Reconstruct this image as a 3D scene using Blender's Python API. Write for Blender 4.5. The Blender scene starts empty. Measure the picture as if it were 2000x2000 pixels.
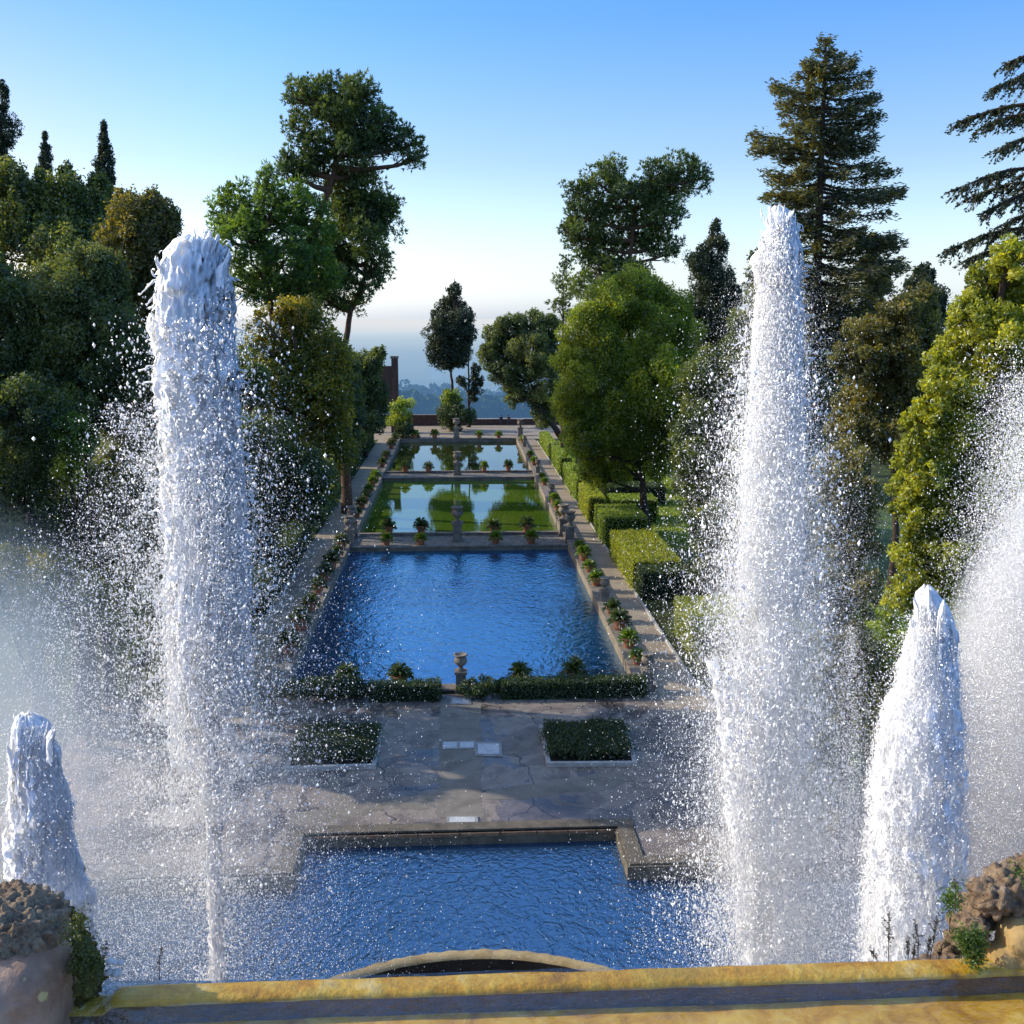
import bpy, math, random
import numpy as np
from mathutils import Vector, noise as mnoise

R = np.random.default_rng(7)
random.seed(7)
scene = bpy.context.scene
COL = scene.collection
rad = math.radians

# ------------------------------------------------------------------ camera
CAM = np.array([0.0, 0.0, 18.0])
YAW, PITCH = rad(3.01), rad(10.76)
FW = np.array([math.sin(YAW) * math.cos(PITCH), math.cos(YAW) * math.cos(PITCH), -math.sin(PITCH)])
RT = np.array([math.cos(YAW), -math.sin(YAW), 0.0])
UP = np.cross(RT, FW)
cam_d = bpy.data.cameras.new("camera")
cam_d.sensor_width = 36.0
cam_d.lens = 36.0
cam_d.clip_start = 0.05
cam_d.clip_end = 120000
cam = bpy.data.objects.new("camera", cam_d)
COL.objects.link(cam)
cam.location = CAM
cam.rotation_euler = (math.pi / 2 - PITCH, 0, -YAW)
scene.camera = cam

K = 2000 / 1932.0

def ray(px, py):
    return FW + (px - 1000) / 2000 * RT - (py - 1000) / 2000 * UP

def P(u, v, Y, s=K):
    """point of the photograph (1932 px) standing at distance Y along the garden axis"""
    d = ray(u * s, v * s)
    return CAM + d * (Y / d[1])

def G(px, py, z=0.0):
    """point of the photograph (2000 px) lying on the level z"""
    d = ray(px, py)
    return CAM + d * ((z - CAM[2]) / d[2])

def cropA(x, y): return 650 + x / 3.864, 550 + y / 3.864
def cropB(x, y): return 500 + x / 2.1467, 950 + y / 2.1467
def cropC(x, y): return 400 + x / 1.932, 1300 + y / 1.932

# ------------------------------------------------------------------ object helpers
def tag(o, label=None, cat=None, group=None, kind=None):
    if label: o["label"] = label
    if cat: o["category"] = cat
    if group: o["group"] = group
    if kind: o["kind"] = kind
    return o

def empty(name, loc, label, cat, group=None):
    o = bpy.data.objects.new(name, None)
    o.empty_display_size = 0.2
    COL.objects.link(o)
    o.location = loc
    return tag(o, label, cat, group)

class MB:
    """collects vertices and faces as arrays, links them as one mesh object"""
    def __init__(self):
        self.v, self.f, self.t, self.n = [], [], [], 0
    def add(self, verts, faces, tint=0.5):
        verts = np.asarray(verts, float).reshape(-1, 3)
        faces = np.asarray(faces, int)
        self.v.append(verts)
        self.f.append(faces + self.n)
        self.t.append(np.broadcast_to(np.asarray(tint, float), (len(faces),)).copy())
        self.n += len(verts)
        return self
    def box(self, a, b, tint=0.5, rz=0, c=None):
        (x0, y0, z0), (x1, y1, z1) = a, b
        v = np.array([[x0, y0, z0], [x1, y0, z0], [x1, y1, z0], [x0, y1, z0],
                      [x0, y0, z1], [x1, y0, z1], [x1, y1, z1], [x0, y1, z1]], float)
        if rz:
            m = v.mean(0) if c is None else np.array(c)
            cs, sn = math.cos(rz), math.sin(rz)
            w = v - m
            v = np.stack([w[:, 0] * cs - w[:, 1] * sn, w[:, 0] * sn + w[:, 1] * cs, w[:, 2]], 1) + m
        f = [[0, 3, 2, 1], [4, 5, 6, 7], [0, 1, 5, 4], [1, 2, 6, 5], [2, 3, 7, 6], [3, 0, 4, 7]]
        return self.add(v, f, tint)
    def tube(self, pts, radii, n=8, tint=0.5, cap=True):
        pts = [np.array(p, float) for p in pts]
        vs, fs = [], []
        for i, p in enumerate(pts):
            d = pts[min(i + 1, len(pts) - 1)] - pts[max(i - 1, 0)]
            d /= (np.linalg.norm(d) + 1e-9)
            a = np.cross(d, [0.31, 0.95, 0.02] if abs(d[2]) > .8 else [0, 0, 1.])
            a /= (np.linalg.norm(a) + 1e-9)
            b = np.cross(d, a)
            th = np.arange(n) * 2 * math.pi / n
            vs.append(p + radii[i] * (np.cos(th)[:, None] * a + np.sin(th)[:, None] * b))
        for i in range(len(pts) - 1):
            for k in range(n):
                k2 = (k + 1) % n
                fs.append([i * n + k, i * n + k2, (i + 1) * n + k2, (i + 1) * n + k])
        return self.add(np.concatenate(vs), fs, tint)
    def lathe(self, prof, n=20, c=(0, 0, 0), tint=0.5, flute=0):
        vs, fs = [], []
        th = np.arange(n) * 2 * math.pi / n
        for (r, z) in prof:
            rr = r * (1 + flute * np.cos(th * n / 2))
            vs.append(np.stack([rr * np.cos(th), rr * np.sin(th), np.full(n, z)], 1) + np.array(c))
        for i in range(len(prof) - 1):
            for k in range(n):
                k2 = (k + 1) % n
                fs.append([i * n + k, i * n + k2, (i + 1) * n + k2, (i + 1) * n + k])
        return self.add(np.concatenate(vs), fs, tint)
    def build(self, name, mat, parent=None, smooth=False, loc=None):
        me = bpy.data.meshes.new(name)
        if self.v:
            v = np.concatenate(self.v)
            if parent is not None:
                v = v - np.array(parent.matrix_world.translation if parent.parent else parent.location)
            if loc is not None:
                v = v - np.array(loc)
            me.vertices.add(len(v))
            me.vertices.foreach_set("co", v.astype(np.float32).ravel())
            tot = np.concatenate([np.full(len(f), f.shape[1]) for f in self.f])
            idx = np.concatenate([f.ravel() for f in self.f])
            me.loops.add(len(idx))
            me.loops.foreach_set("vertex_index", idx.astype(np.int32))
            me.polygons.add(len(tot))
            me.polygons.foreach_set("loop_start", (np.cumsum(tot) - tot).astype(np.int32))
            me.polygons.foreach_set("loop_total", tot.astype(np.int32))
            at = me.attributes.new("tint", "FLOAT", "FACE")
            at.data.foreach_set("value", np.concatenate(self.t).astype(np.float32))
            me.polygons.foreach_set("use_smooth", np.full(len(tot), smooth))
            me.update(calc_edges=True)
            me.validate()
        if mat: me.materials.append(mat)
        o = bpy.data.objects.new(name, me)
        COL.objects.link(o)
        if parent is not None: o.parent = parent
        if loc is not None: o.location = loc
        return o

def copy_tree(o, parent=None):
    c = o.copy()
    COL.objects.link(c)
    c.parent = parent
    for ch in list(o.children):
        copy_tree(ch, c)
    return c

# ------------------------------------------------------------------ material helpers
class NT:
    def __init__(self, name):
        self.m = bpy.data.materials.new(name)
        self.m.use_nodes = True
        self.t = self.m.node_tree
        self.t.nodes.clear()
        self.out = self.n("ShaderNodeOutputMaterial")
    def n(self, typ, **kw):
        nd = self.t.nodes.new(typ)
        for k, v in kw.items():
            if hasattr(nd, k) and k not in nd.inputs: setattr(nd, k, v)
            else: self.set(nd.inputs[k.replace("_", " ") if k not in nd.inputs else k], v)
        return nd
    def set(self, sock, v):
        if hasattr(v, "is_output"): self.t.links.new(v, sock)
        else:
            if isinstance(v, tuple) and len(v) == 3 and sock.type == "RGBA": v = (*v, 1)
            sock.default_value = v
    def ramp(self, fac, stops, interp="LINEAR"):
        nd = self.t.nodes.new("ShaderNodeValToRGB")
        e = nd.color_ramp.elements
        nd.color_ramp.interpolation = interp
        while len(e) > 1: e.remove(e[0])
        e[0].position = stops[0][0]; e[0].color = (*stops[0][1], 1)
        for p, c in stops[1:]:
            x = e.new(p); x.color = (*c, 1)
        self.t.links.new(fac, nd.inputs[0])
        return nd.outputs[0]
    def noise(self, scale, detail=4, rough=.55, vec=None, dist=0):
        nd = self.t.nodes.new("ShaderNodeTexNoise")
        nd.inputs["Scale"].default_value = scale
        nd.inputs["Detail"].default_value = detail
        nd.inputs["Roughness"].default_value = rough
        nd.inputs["Distortion"].default_value = dist
        if vec is not None: self.t.links.new(vec, nd.inputs["Vector"])
        return nd.outputs["Fac"]
    def pos(self, scale=(1, 1, 1), loc=(0, 0, 0), rot=(0, 0, 0)):
        g = self.t.nodes.new("ShaderNodeNewGeometry")
        mp = self.t.nodes.new("ShaderNodeMapping")
        mp.inputs["Scale"].default_value = scale
        mp.inputs["Location"].default_value = loc
        mp.inputs["Rotation"].default_value = rot
        self.t.links.new(g.outputs["Position"], mp.inputs["Vector"])
        return mp.outputs[0]
    def math(self, op, a, b=0.0, clamp=False):
        nd = self.t.nodes.new("ShaderNodeMath")
        nd.operation = op; nd.use_clamp = clamp
        self.set(nd.inputs[0], a); self.set(nd.inputs[1], b)
        return nd.outputs[0]
    def mixc(self, fac, a, b, blend="MIX"):
        nd = self.t.nodes.new("ShaderNodeMix")
        nd.data_type = "RGBA"; nd.blend_type = blend
        self.set(nd.inputs[0], fac); self.set(nd.inputs[6], a); self.set(nd.inputs[7], b)
        return nd.outputs[2]
    def mixs(self, fac, a, b):
        nd = self.t.nodes.new("ShaderNodeMixShader")
        self.set(nd.inputs[0], fac)
        self.t.links.new(a, nd.inputs[1]); self.t.links.new(b, nd.inputs[2])
        return nd.outputs[0]
    def attr(self, name):
        nd = self.t.nodes.new("ShaderNodeAttribute")
        nd.attribute_name = name
        return nd.outputs["Fac"]
    def bump(self, h, strength=.5, dist=.1):
        nd = self.t.nodes.new("ShaderNodeBump")
        nd.inputs["Strength"].default_value = strength
        nd.inputs["Distance"].default_value = dist
        self.t.links.new(h, nd.inputs["Height"])
        return nd.outputs[0]
    def pbsdf(self, color, rough=.8, normal=None, spec=.3):
        nd = self.t.nodes.new("ShaderNodeBsdfPrincipled")
        self.set(nd.inputs["Base Color"], color)
        self.set(nd.inputs["Roughness"], rough)
        nd.inputs["Specular IOR Level"].default_value = spec
        if normal is not None: self.t.links.new(normal, nd.inputs["Normal"])
        return nd.outputs[0]
    def done(self, sh):
        self.t.links.new(sh, self.out.inputs["Surface"])
        return self.m

def leaf_mat(name, dark, mid, light, trans=.42, haze=0.0):
    t = NT(name)
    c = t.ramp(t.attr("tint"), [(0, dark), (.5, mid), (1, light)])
    d = t.n("ShaderNodeBsdfDiffuse"); t.set(d.inputs["Color"], c)
    tr = t.n("ShaderNodeBsdfTranslucent")
    t.set(tr.inputs["Color"], t.mixc(1.0, c, (2.3, 2.0, .7), "MULTIPLY"))
    s = t.mixs(trans, d.outputs[0], tr.outputs[0])
    g = t.n("ShaderNodeBsdfGlossy"); g.inputs["Roughness"].default_value = .42
    g.inputs["Color"].default_value = (.8, .85, .9, 1)
    s = t.mixs(.045, s, g.outputs[0])
    return t.done(s)

def stone_mat(name, c1, c2, c3=None, scale=1.5, bump=.4, rough=.85, bd=.03):
    t = NT(name)
    p = t.pos()
    n1 = t.noise(scale, 6, .6, p)
    n2 = t.noise(scale * 7, 5, .65, p)
    c = t.ramp(n1, [(.3, c1), (.62, c2)] + ([(.75, c3)] if c3 else []))
    c = t.mixc(.55, c, t.ramp(n2, [(.25, (.45, .43, .4)), (.7, (1.15, 1.12, 1.08))]), "MULTIPLY")
    h = t.math("ADD", n1, n2)
    return t.done(t.pbsdf(c, rough, t.bump(h, bump, bd)))

M = {}
M["bark"] = stone_mat("bark", (.035, .024, .017), (.075, .05, .034), scale=6, bump=.6)
M["bark_red"] = stone_mat("pine_bark", (.07, .036, .022), (.15, .085, .05), scale=5, bump=.6)
M["terracotta"] = stone_mat("terracotta", (.30, .10, .05), (.42, .17, .09), scale=3, bump=.1)
M["old_stone"] = stone_mat("old_stone", (.10, .085, .07), (.26, .22, .17), (.32, .28, .21), scale=2.2, bump=.5)
M["pond_wall"] = stone_mat("pond_wall", (.13, .10, .075), (.27, .215, .15), (.12, .11, .06), scale=.9, bump=.5)
M["basin_edge"] = stone_mat("basin_edge", (.07, .06, .045), (.17, .14, .10), (.11, .10, .05), scale=1.6, bump=.5)
M["brick"] = stone_mat("brick", (.055, .032, .026), (.11, .065, .05), scale=2.5, bump=.4)
M["pale_stone"] = stone_mat("pale_stone", (.30, .28, .25), (.48, .46, .42), scale=2.5, bump=.25)
M["soil"] = stone_mat("soil", (.02, .015, .01), (.045, .033, .022), scale=4)
M["lawn_ground"] = stone_mat("lawn_ground", (.035, .055, .012), (.09, .13, .02), (.06, .05, .025), scale=.35, bump=.8)
M["gravel_path"] = stone_mat("gravel_path", (.26, .20, .14), (.36, .29, .205), scale=.8, bump=.3)
M["cliff"] = stone_mat("cliff", (.06, .05, .035), (.16, .13, .09), (.05, .06, .02), scale=1.2, bump=.9, bd=.15)
M["skin"] = stone_mat("skin", (.35, .2, .14), (.42, .26, .18), bump=0)
M["cloth_dark"] = stone_mat("dark_cloth", (.015, .015, .02), (.03, .03, .04), bump=.1)
M["cloth_light"] = stone_mat("light_cloth", (.2, .16, .14), (.3, .26, .22), bump=.1)

# leaves
M["holm"] = leaf_mat("holm_oak_leaves", (00.02604, 00.0434, 00.01736), (00.06944, 00.1085, 00.03038), (00.1977, 00.2325, 00.0558))
M["holm_blue"] = leaf_mat("grey_green_leaves", (0.0308, 0.0504, 0.0196), (0.091, 0.133, 0.042), (.17, .20, .06))
M["pine"] = leaf_mat("pine_needles", (00.02604, 00.05208, 00.01953), (00.0651, 00.1128, 00.03038), (00.1743, 00.2278, 00.0465), .33)
M["pine2"] = leaf_mat("pine_needles_bright", (00.03472, 00.07378, 00.01736), (00.09765, 00.1845, 00.03038), (00.2325, 00.3488, 00.05115), .38)
M["cypress"] = leaf_mat("cypress_leaves", (00.01519, 00.02821, 00.01736), (00.03689, 00.05859, 00.03038), (0.062, 0.0775, 0.031), .2)
M["redwood"] = leaf_mat("redwood_needles", (00.03038, 00.0434, 00.0217), (00.0868, 00.09765, 00.03472), (00.2209, 00.1977, 00.05115), .35)
M["cedar"] = leaf_mat("cedar_needles", (00.01736, 00.03038, 00.01736), (00.0434, 00.0651, 00.03255), (0.0775, 0.093, 0.03875), .2)
M["plane"] = leaf_mat("plane_leaves", (.05, .085, .010), (.17, .235, .018), (.38, .43, .045), .5)
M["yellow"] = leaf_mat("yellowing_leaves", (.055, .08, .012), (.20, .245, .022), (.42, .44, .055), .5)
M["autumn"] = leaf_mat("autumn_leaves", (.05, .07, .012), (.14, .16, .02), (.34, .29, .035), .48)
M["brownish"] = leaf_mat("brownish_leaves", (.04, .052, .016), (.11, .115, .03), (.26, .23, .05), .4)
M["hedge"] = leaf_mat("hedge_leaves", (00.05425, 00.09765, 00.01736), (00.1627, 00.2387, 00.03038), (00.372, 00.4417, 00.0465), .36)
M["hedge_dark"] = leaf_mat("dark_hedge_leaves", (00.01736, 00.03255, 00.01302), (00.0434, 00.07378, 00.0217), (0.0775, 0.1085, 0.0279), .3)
M["fern"] = leaf_mat("fern_leaves", (.03, .06, .008), (.08, .15, .014), (.17, .24, .025), .42)
M["bed"] = leaf_mat("bed_leaves", (0.0155, 0.0279, 0.0124), (0.0403, 0.062, 0.0217), (0.093, 0.1162, 0.031), .3)
M["moss"] = leaf_mat("moss_leaves", (.02, .035, .006), (.06, .085, .010), (.15, .15, .02), .3)
M["dry"] = leaf_mat("dry_stems", (.03, .022, .014), (.06, .045, .025), (.10, .08, .045), .2)

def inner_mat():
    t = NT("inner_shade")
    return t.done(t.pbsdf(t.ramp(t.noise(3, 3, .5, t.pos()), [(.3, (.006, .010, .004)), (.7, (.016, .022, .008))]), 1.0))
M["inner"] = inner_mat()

# ------------------------------------------------------------------ foliage generators
def unit(n):
    v = R.normal(size=(n, 3))
    return v / np.linalg.norm(v, axis=1, keepdims=True)

TUN = []            # gaps in the canopy: (point on the ground, radius) along the sun direction
def cards(mb, c, L, W, tint, axis=None, fold=True):
    """one pointed leaf (4-gon) per centre, random orientation or along axis"""
    if len(c) > 3 and TUN and c[0][0] < -6 and 30 < c[0][1] < 130 and c[0][2] > 1.5:
        keep = np.ones(len(c), bool)
        for o_, r_ in TUN:
            w_ = c - o_
            s_ = w_ @ SUND
            keep &= ~((np.linalg.norm(w_ - s_[:, None] * SUND, axis=1) < r_) & (s_ > 0))
        if not keep.any(): return
        c = c[keep]
        L = np.broadcast_to(L, keep.shape)[keep]; W = np.broadcast_to(W, keep.shape)[keep]
        tint = np.broadcast_to(tint, keep.shape)[keep]
        if axis is not None: axis = axis[keep]
    n = len(c)
    a = unit(n) if axis is None else axis / (np.linalg.norm(axis, axis=1, keepdims=True) + 1e-9)
    b = np.cross(a, unit(n)); b /= (np.linalg.norm(b, axis=1, keepdims=True) + 1e-9)
    L = np.broadcast_to(L, (n,))[:, None]; W = np.broadcast_to(W, (n,))[:, None]
    nr = np.cross(a, b)
    v = np.stack([c - a * L / 2, c + b * W / 2 - nr * W * .12, c + a * L / 2, c - b * W / 2 - nr * W * .12], 1).reshape(-1, 3)
    f = np.arange(4 * n).reshape(n, 4)
    mb.add(v, f, np.clip(tint, 0, 1))

def lobes_of(blob, k, rough=.32):
    c, r = np.array(blob[0], float), np.array(blob[1], float)
    d = unit(k)
    d[:, 2] = np.where(R.random(k) < .3, np.abs(d[:, 2]), d[:, 2])
    cc = c + d * r * R.uniform(.45, 1.1, (k, 1)) ** .8
    rr = r.mean() * R.uniform(.13, .16 + rough * .62, k)
    return cc, rr

def crown(mb, blobs, leaf, dens=1.0, kind="leaf", upright=0.0, aspect=.55, sparse=1.0, lob=16, cap=60000):
    """crown of many leaf clumps: each blob gets lobes, each lobe gets leaves near its surface"""
    for b in blobs:
        r = np.array(b[1], float)
        cc, rr = lobes_of(b, int(lob * 2.3))
        cc = np.concatenate([cc, [b[0]]]); rr = np.concatenate([rr, [r.mean() * .55]])
        btint = R.normal(0, .10)
        if kind == "leaf":      # single shoots that break the outline
            m_ = int(lob * 1.6)
            dd = unit(m_); dd[:, 2] = np.abs(dd[:, 2]) * .8 + .1
            s0 = np.array(b[0]) + dd * r * .85
            ln_ = r.mean() * R.uniform(.15, .42, m_)
            k_ = int(np.clip(r.mean() * .22 / leaf, 4, 14)) * 3
            ax_ = dd * .6 + np.array([0, 0, .9]) + R.normal(0, .25, (m_, 3))
            ax_ /= np.linalg.norm(ax_, axis=1, keepdims=True)
            g_ = R.random((m_, k_))
            pp_ = (s0[:, None] + ax_[:, None] * (ln_[:, None] * g_)[:, :, None] + R.normal(0, leaf * .45, (m_, k_, 3)) * (1.2 - .7 * g_)[:, :, None]).reshape(-1, 3)
            cards(mb, pp_, leaf * R.uniform(.7, 1.2, len(pp_)), leaf * aspect, .58 + btint + R.normal(0, .2, len(pp_)))
        for j, (c, q) in enumerate(zip(cc, rr)):
            area = 4 * math.pi * q * q
            n = int(min(cap, dens * 1.5 * area / (leaf * leaf * aspect)))
            if n < 4: n = 4
            ltint = R.normal(.5, .17) + btint
            lf = leaf * R.uniform(.8, 1.3)
            if kind == "leaf":
                d = unit(n)
                rad_ = q * np.clip(R.normal(.9, .17, n) + (R.random(n) < .12) * R.uniform(0, .5, n), .2, 1.7)
                p = c + d * rad_[:, None] * np.array([1, 1, 1 + upright])
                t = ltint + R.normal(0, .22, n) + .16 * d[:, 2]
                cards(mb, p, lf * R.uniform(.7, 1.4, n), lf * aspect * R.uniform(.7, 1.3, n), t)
            else:  # needle tufts
                m = max(3, int(n / 7))
                d = unit(m)
                p = c + d * (q * np.clip(R.normal(.88, .2, m), .2, 1.35))[:, None]
                ax = d * .8 + np.array([0, 0, .55]) + R.normal(0, .25, (m, 3))
                k = 7
                pp = np.repeat(p, k, 0)
                aa = np.repeat(ax, k, 0) + R.normal(0, .55, (m * k, 3))
                aa /= np.linalg.norm(aa, axis=1, keepdims=True)
                ln = leaf * 1.7 * R.uniform(.7, 1.3, m * k)
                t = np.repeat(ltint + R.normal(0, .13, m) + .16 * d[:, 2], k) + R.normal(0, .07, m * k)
                cards(mb, pp + aa * ln[:, None] * .5, ln, leaf * .42, t, aa)

def px_blobs(spec, Y, flat=1.0, depth=1.0, spread=.5):
    """blobs given as (u, v, ru, rv[, dy]) in photograph pixels at distance Y"""
    out = []
    for s in spec:
        u, v, ru, rv = s[:4]
        dy = s[4] if len(s) > 4 else R.uniform(-spread, spread) * ru * K * Y / 2000 * 1.5
        c = P(u, v, Y + dy)
        k = K * (Y + dy) / 2000
        out.append((c, (ru * k, ru * k * depth, rv * k)))
    return out

def limbs(mb, trunk, blobs, r0, lower=.35, n=6):
    """a limb from the trunk to every blob"""
    tp = np.array(trunk, float)
    for c, r in blobs:
        c = np.array(c)
        d = np.linalg.norm(tp - c, axis=1) + np.where(tp[:, 2] > c[2] - .2 * r[2], 1e3 * 0 + 4, 0)
        k = int(np.argmin(d))
        k = max(k - 1, 0) if k > 0 and tp[k][2] > c[2] else k
        a = tp[k]
        mid = (a + c) / 2 + np.array([R.normal(0, .08), R.normal(0, .08), -.10]) * np.linalg.norm(c - a)
        mb.tube([a, a * .4 + mid * .6, mid * .5 + c * .5, c + (c - mid) * .35], [r0 * .55, r0 * .42, r0 * .3, r0 * .08], n)
        for _ in range(5):
            e = c + unit(1)[0] * np.array(r) * .85
            s = mid * R.uniform(.1, .6) + c * 1
            s = mid + (c - mid) * R.uniform(.2, 1)
            mb.tube([s, (s + e) / 2 + np.array([0, 0, -.05 * np.linalg.norm(e - s)]), e], [r0 * .2, r0 * .13, r0 * .03], 4)

def tree(name, label, cat, Y, trunk_px, blobs, mat, leaf, r0, bark="bark", group=None, kind="leaf", dens=1., upright=0.,
         lob=16, aspect=.55, limb=True, extra=None, base_z=0.0):
    """trunk_px: list of (u, v) from low to high; the trunk always starts at the ground below the first point"""
    tp = [P(u, v, Y) for u, v in trunk_px]
    base = np.array([tp[0][0] + (tp[0][0] - tp[-1][0]) * .05, Y, base_z])
    if tp[0][2] - base_z > .4:
        midp = (base + tp[0]) / 2
        tp = [base, midp] + tp
    else:
        tp = [base] + tp[1:]
    e = empty(name, base, label, cat, group)
    tb = MB()
    n = len(tp)
    rr = [r0 * (1.25 if i == 0 else 1 - .8 * i / (n - 1)) for i in range(n)]
    dense, dr = [], []
    for i in range(n - 1):
        for q in range(4):
            f = q / 4
            w = tp[i] * (1 - f) + tp[i + 1] * f
            dense.append(w + (R.normal(0, r0 * .10, 3) if (i + q) else 0)); dr.append(rr[i] * (1 - f) + rr[i + 1] * f)
    dense.append(tp[-1]); dr.append(rr[-1])
    tb.tube(dense, dr, 10)
    if limb: limbs(tb, dense, blobs, r0)
    tb.build("trunk", M[bark], e, smooth=True)
    cb = MB()
    crown(cb, blobs, leaf, dens, kind, upright, aspect, lob=lob)
    if extra: extra(cb)
    cb.build("crown", M[mat], e)
    return e

exec_parts = []
# ------------------------------------------------------------------ render settings, world, sun
scene.render.engine = "CYCLES"
scene.cycles.use_denoising = True
scene.cycles.max_bounces = 9
scene.cycles.diffuse_bounces = 5
scene.cycles.glossy_bounces = 3
scene.cycles.transmission_bounces = 4
scene.cycles.transparent_max_bounces = 12
scene.cycles.volume_bounces = 1
scene.cycles.volume_step_rate = 2.5
scene.cycles.volume_max_steps = 96
scene.view_settings.view_transform = "Standard"
scene.view_settings.look = "None"
scene.view_settings.exposure = 0
SUN_AZ, SUN_EL = rad(-74), rad(28)      # azimuth measured from +Y, clockwise
SUND = np.array([math.sin(SUN_AZ) * math.cos(SUN_EL), math.cos(SUN_AZ) * math.cos(SUN_EL), math.sin(SUN_EL)])
for px_, py_, r_ in [(450, 1450, 1.5), (500, 1425, 1.4), (540, 1440, 1.2), (480, 1405, 1.0), (700, 1470, .7), (735, 1478, .6), (620, 1560, .7), (570, 1550, .8), (1010, 1580, .4), (470, 1430, .9), (520, 1450, .9), (430, 1470, .9), (480, 1480, .8), (560, 1420, .5), (760, 1484, .35), (800, 1495, .35), (850, 1505, .3), (880, 1515, .3), (910, 1550, .4), (950, 1560, .5), (990, 1572, .45), (640, 1500, .3), (1255, 1310, .8), (1285, 1340, .8)]:
    TUN.append((G(px_, py_, 0), r_))
for x_ in (11.8, 13.2, 14.6):
    for y_ in (67, 69.5, 72, 74.5): TUN.append((np.array([x_, y_, 1.8]), 1.6))
world = bpy.data.worlds.new("World")
scene.world = world
world.use_nodes = True
wt = world.node_tree
wt.nodes.clear()
sky = wt.nodes.new("ShaderNodeTexSky")
sky.sky_type = "NISHITA"
sky.sun_disc = False
sky.sun_elevation = SUN_EL
sky.sun_rotation = SUN_AZ
sky.altitude = 200
sky.air_density = 1.15
sky.dust_density = 1.6
sky.ozone_density = 2.5
tcw = wt.nodes.new("ShaderNodeTexCoord")
spw = wt.nodes.new("ShaderNodeSeparateXYZ")
wt.links.new(tcw.outputs["Generated"], spw.inputs[0])
rpw = wt.nodes.new("ShaderNodeValToRGB")
el_ = rpw.color_ramp.elements
SK = [(0.0, (2.55, 3.0, 4.5)), (.04, (2.0, 2.12, 2.75)), (.14, (1.3, 1.45, 1.75)), (.26, (.72, 1.22, 1.95)), (.42, (.62, 1.3, 2.3)), (.6, (1.7, 2.4, 3.2)), (1, (2.6, 3.2, 3.6))]  # upper stops brighten the unseen sky, added as fill for shadows
el_[0].position = 0; el_[0].color = (*[q / 4 for q in SK[0][1]], 1)
el_[1].position = 1; el_[1].color = (*[q / 4 for q in SK[-1][1]], 1)
for p_, c_ in SK[1:-1]:
    x_ = el_.new(p_); x_.color = (*[q / 4 for q in c_], 1)
wt.links.new(spw.outputs[2], rpw.inputs[0])
mxw = wt.nodes.new("ShaderNodeVectorMath"); mxw.operation = "MULTIPLY"
wt.links.new(sky.outputs[0], mxw.inputs[0]); wt.links.new(rpw.outputs[0], mxw.inputs[1])
hs = wt.nodes.new("ShaderNodeVectorMath"); hs.operation = "SCALE"; hs.inputs["Scale"].default_value = 8.0
sdv = wt.nodes.new("ShaderNodeVectorMath"); sdv.operation = "DOT_PRODUCT"; sdv.inputs[1].default_value = SUND
wt.links.new(tcw.outputs["Generated"], sdv.inputs[0])
rps = wt.nodes.new("ShaderNodeValToRGB")
rps.color_ramp.elements[0].position = .50; rps.color_ramp.elements[0].color = (.5, .5, .5, 1)
rps.color_ramp.elements[1].position = .97; rps.color_ramp.elements[1].color = (.56, .30, .17, 1)
wt.links.new(sdv.outputs["Value"], rps.inputs[0])
mxs = wt.nodes.new("ShaderNodeVectorMath"); mxs.operation = "MULTIPLY"
wt.links.new(mxw.outputs[0], mxs.inputs[0]); wt.links.new(rps.outputs[0], mxs.inputs[1])
wt.links.new(mxs.outputs[0], hs.inputs[0])
bg = wt.nodes.new("ShaderNodeBackground")
bg.inputs["Strength"].default_value = .135
wo = wt.nodes.new("ShaderNodeOutputWorld")
wt.links.new(hs.outputs[0], bg.inputs["Color"])
wt.links.new(bg.outputs[0], wo.inputs["Surface"])
sd = bpy.data.lights.new("sun", "SUN")
sd.energy = 5.0
sd.angle = rad(.5)
sd.color = (1, .93, .79)
so = bpy.data.objects.new("sun", sd)
COL.objects.link(so)
sdir = Vector((math.sin(SUN_AZ) * math.cos(SUN_EL), math.cos(SUN_AZ) * math.cos(SUN_EL), math.sin(SUN_EL)))
so.rotation_euler = sdir.to_track_quat("Z", "Y").to_euler()
so.location = (-60, 60, 60)

# ------------------------------------------------------------------ ground, hills
HW = 8.7                                      # half width of the ponds
POND = [(48.2, 80.2), (84.7, 116.1), (120.0, 153.2)]
PX0 = -0.0
BAS = dict(y1=33.75, y0=31.1, x0=G(600, 1625)[0], x1=G(1205, 1625)[0])

def smooth(a, b, x):
    t = np.clip((x - a) / (b - a), 0, 1)
    return t * t * (3 - 2 * t)

def fbm(x, y, s, o=4):
    v = np.zeros(len(x))
    for i in range(len(x)):
        v[i] = mnoise.fractal(Vector((x[i] * s, y[i] * s, 3.7)), 1.0, 2.0, o)
    return v

def terrain(x, y):
    x = np.asarray(x, float); y = np.asarray(y, float)
    f = fbm(x, y, 1 / 260.)
    g = fbm(x, y, 1 / 2200.)
    d = np.maximum(y - 176, 0)
    side = smooth(60, 400, np.abs(x)) * smooth(900, 150, y)
    z = -55 * smooth(0, 260, d) - 75 * smooth(260, 1600, d) - 60 * smooth(1600, 9000, d)
    hill = 34 * np.exp(-(((x + 55) / 120) ** 2 + ((y - 420) / 130) ** 2)) + 25 * np.exp(-(((x - 90) / 160) ** 2 + ((y - 560) / 200) ** 2))
    z = z + hill * smooth(20, 120, d) + f * 9 * smooth(10, 200, d) * smooth(6000, 900, d) + g * 30 * smooth(500, 4000, d)
    rdg = 120 * smooth(.1, .5, fbm(x, y * .35, 1 / 9000., 3)) * smooth(6000, 15000, d)
    return z + rdg * .6

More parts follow.
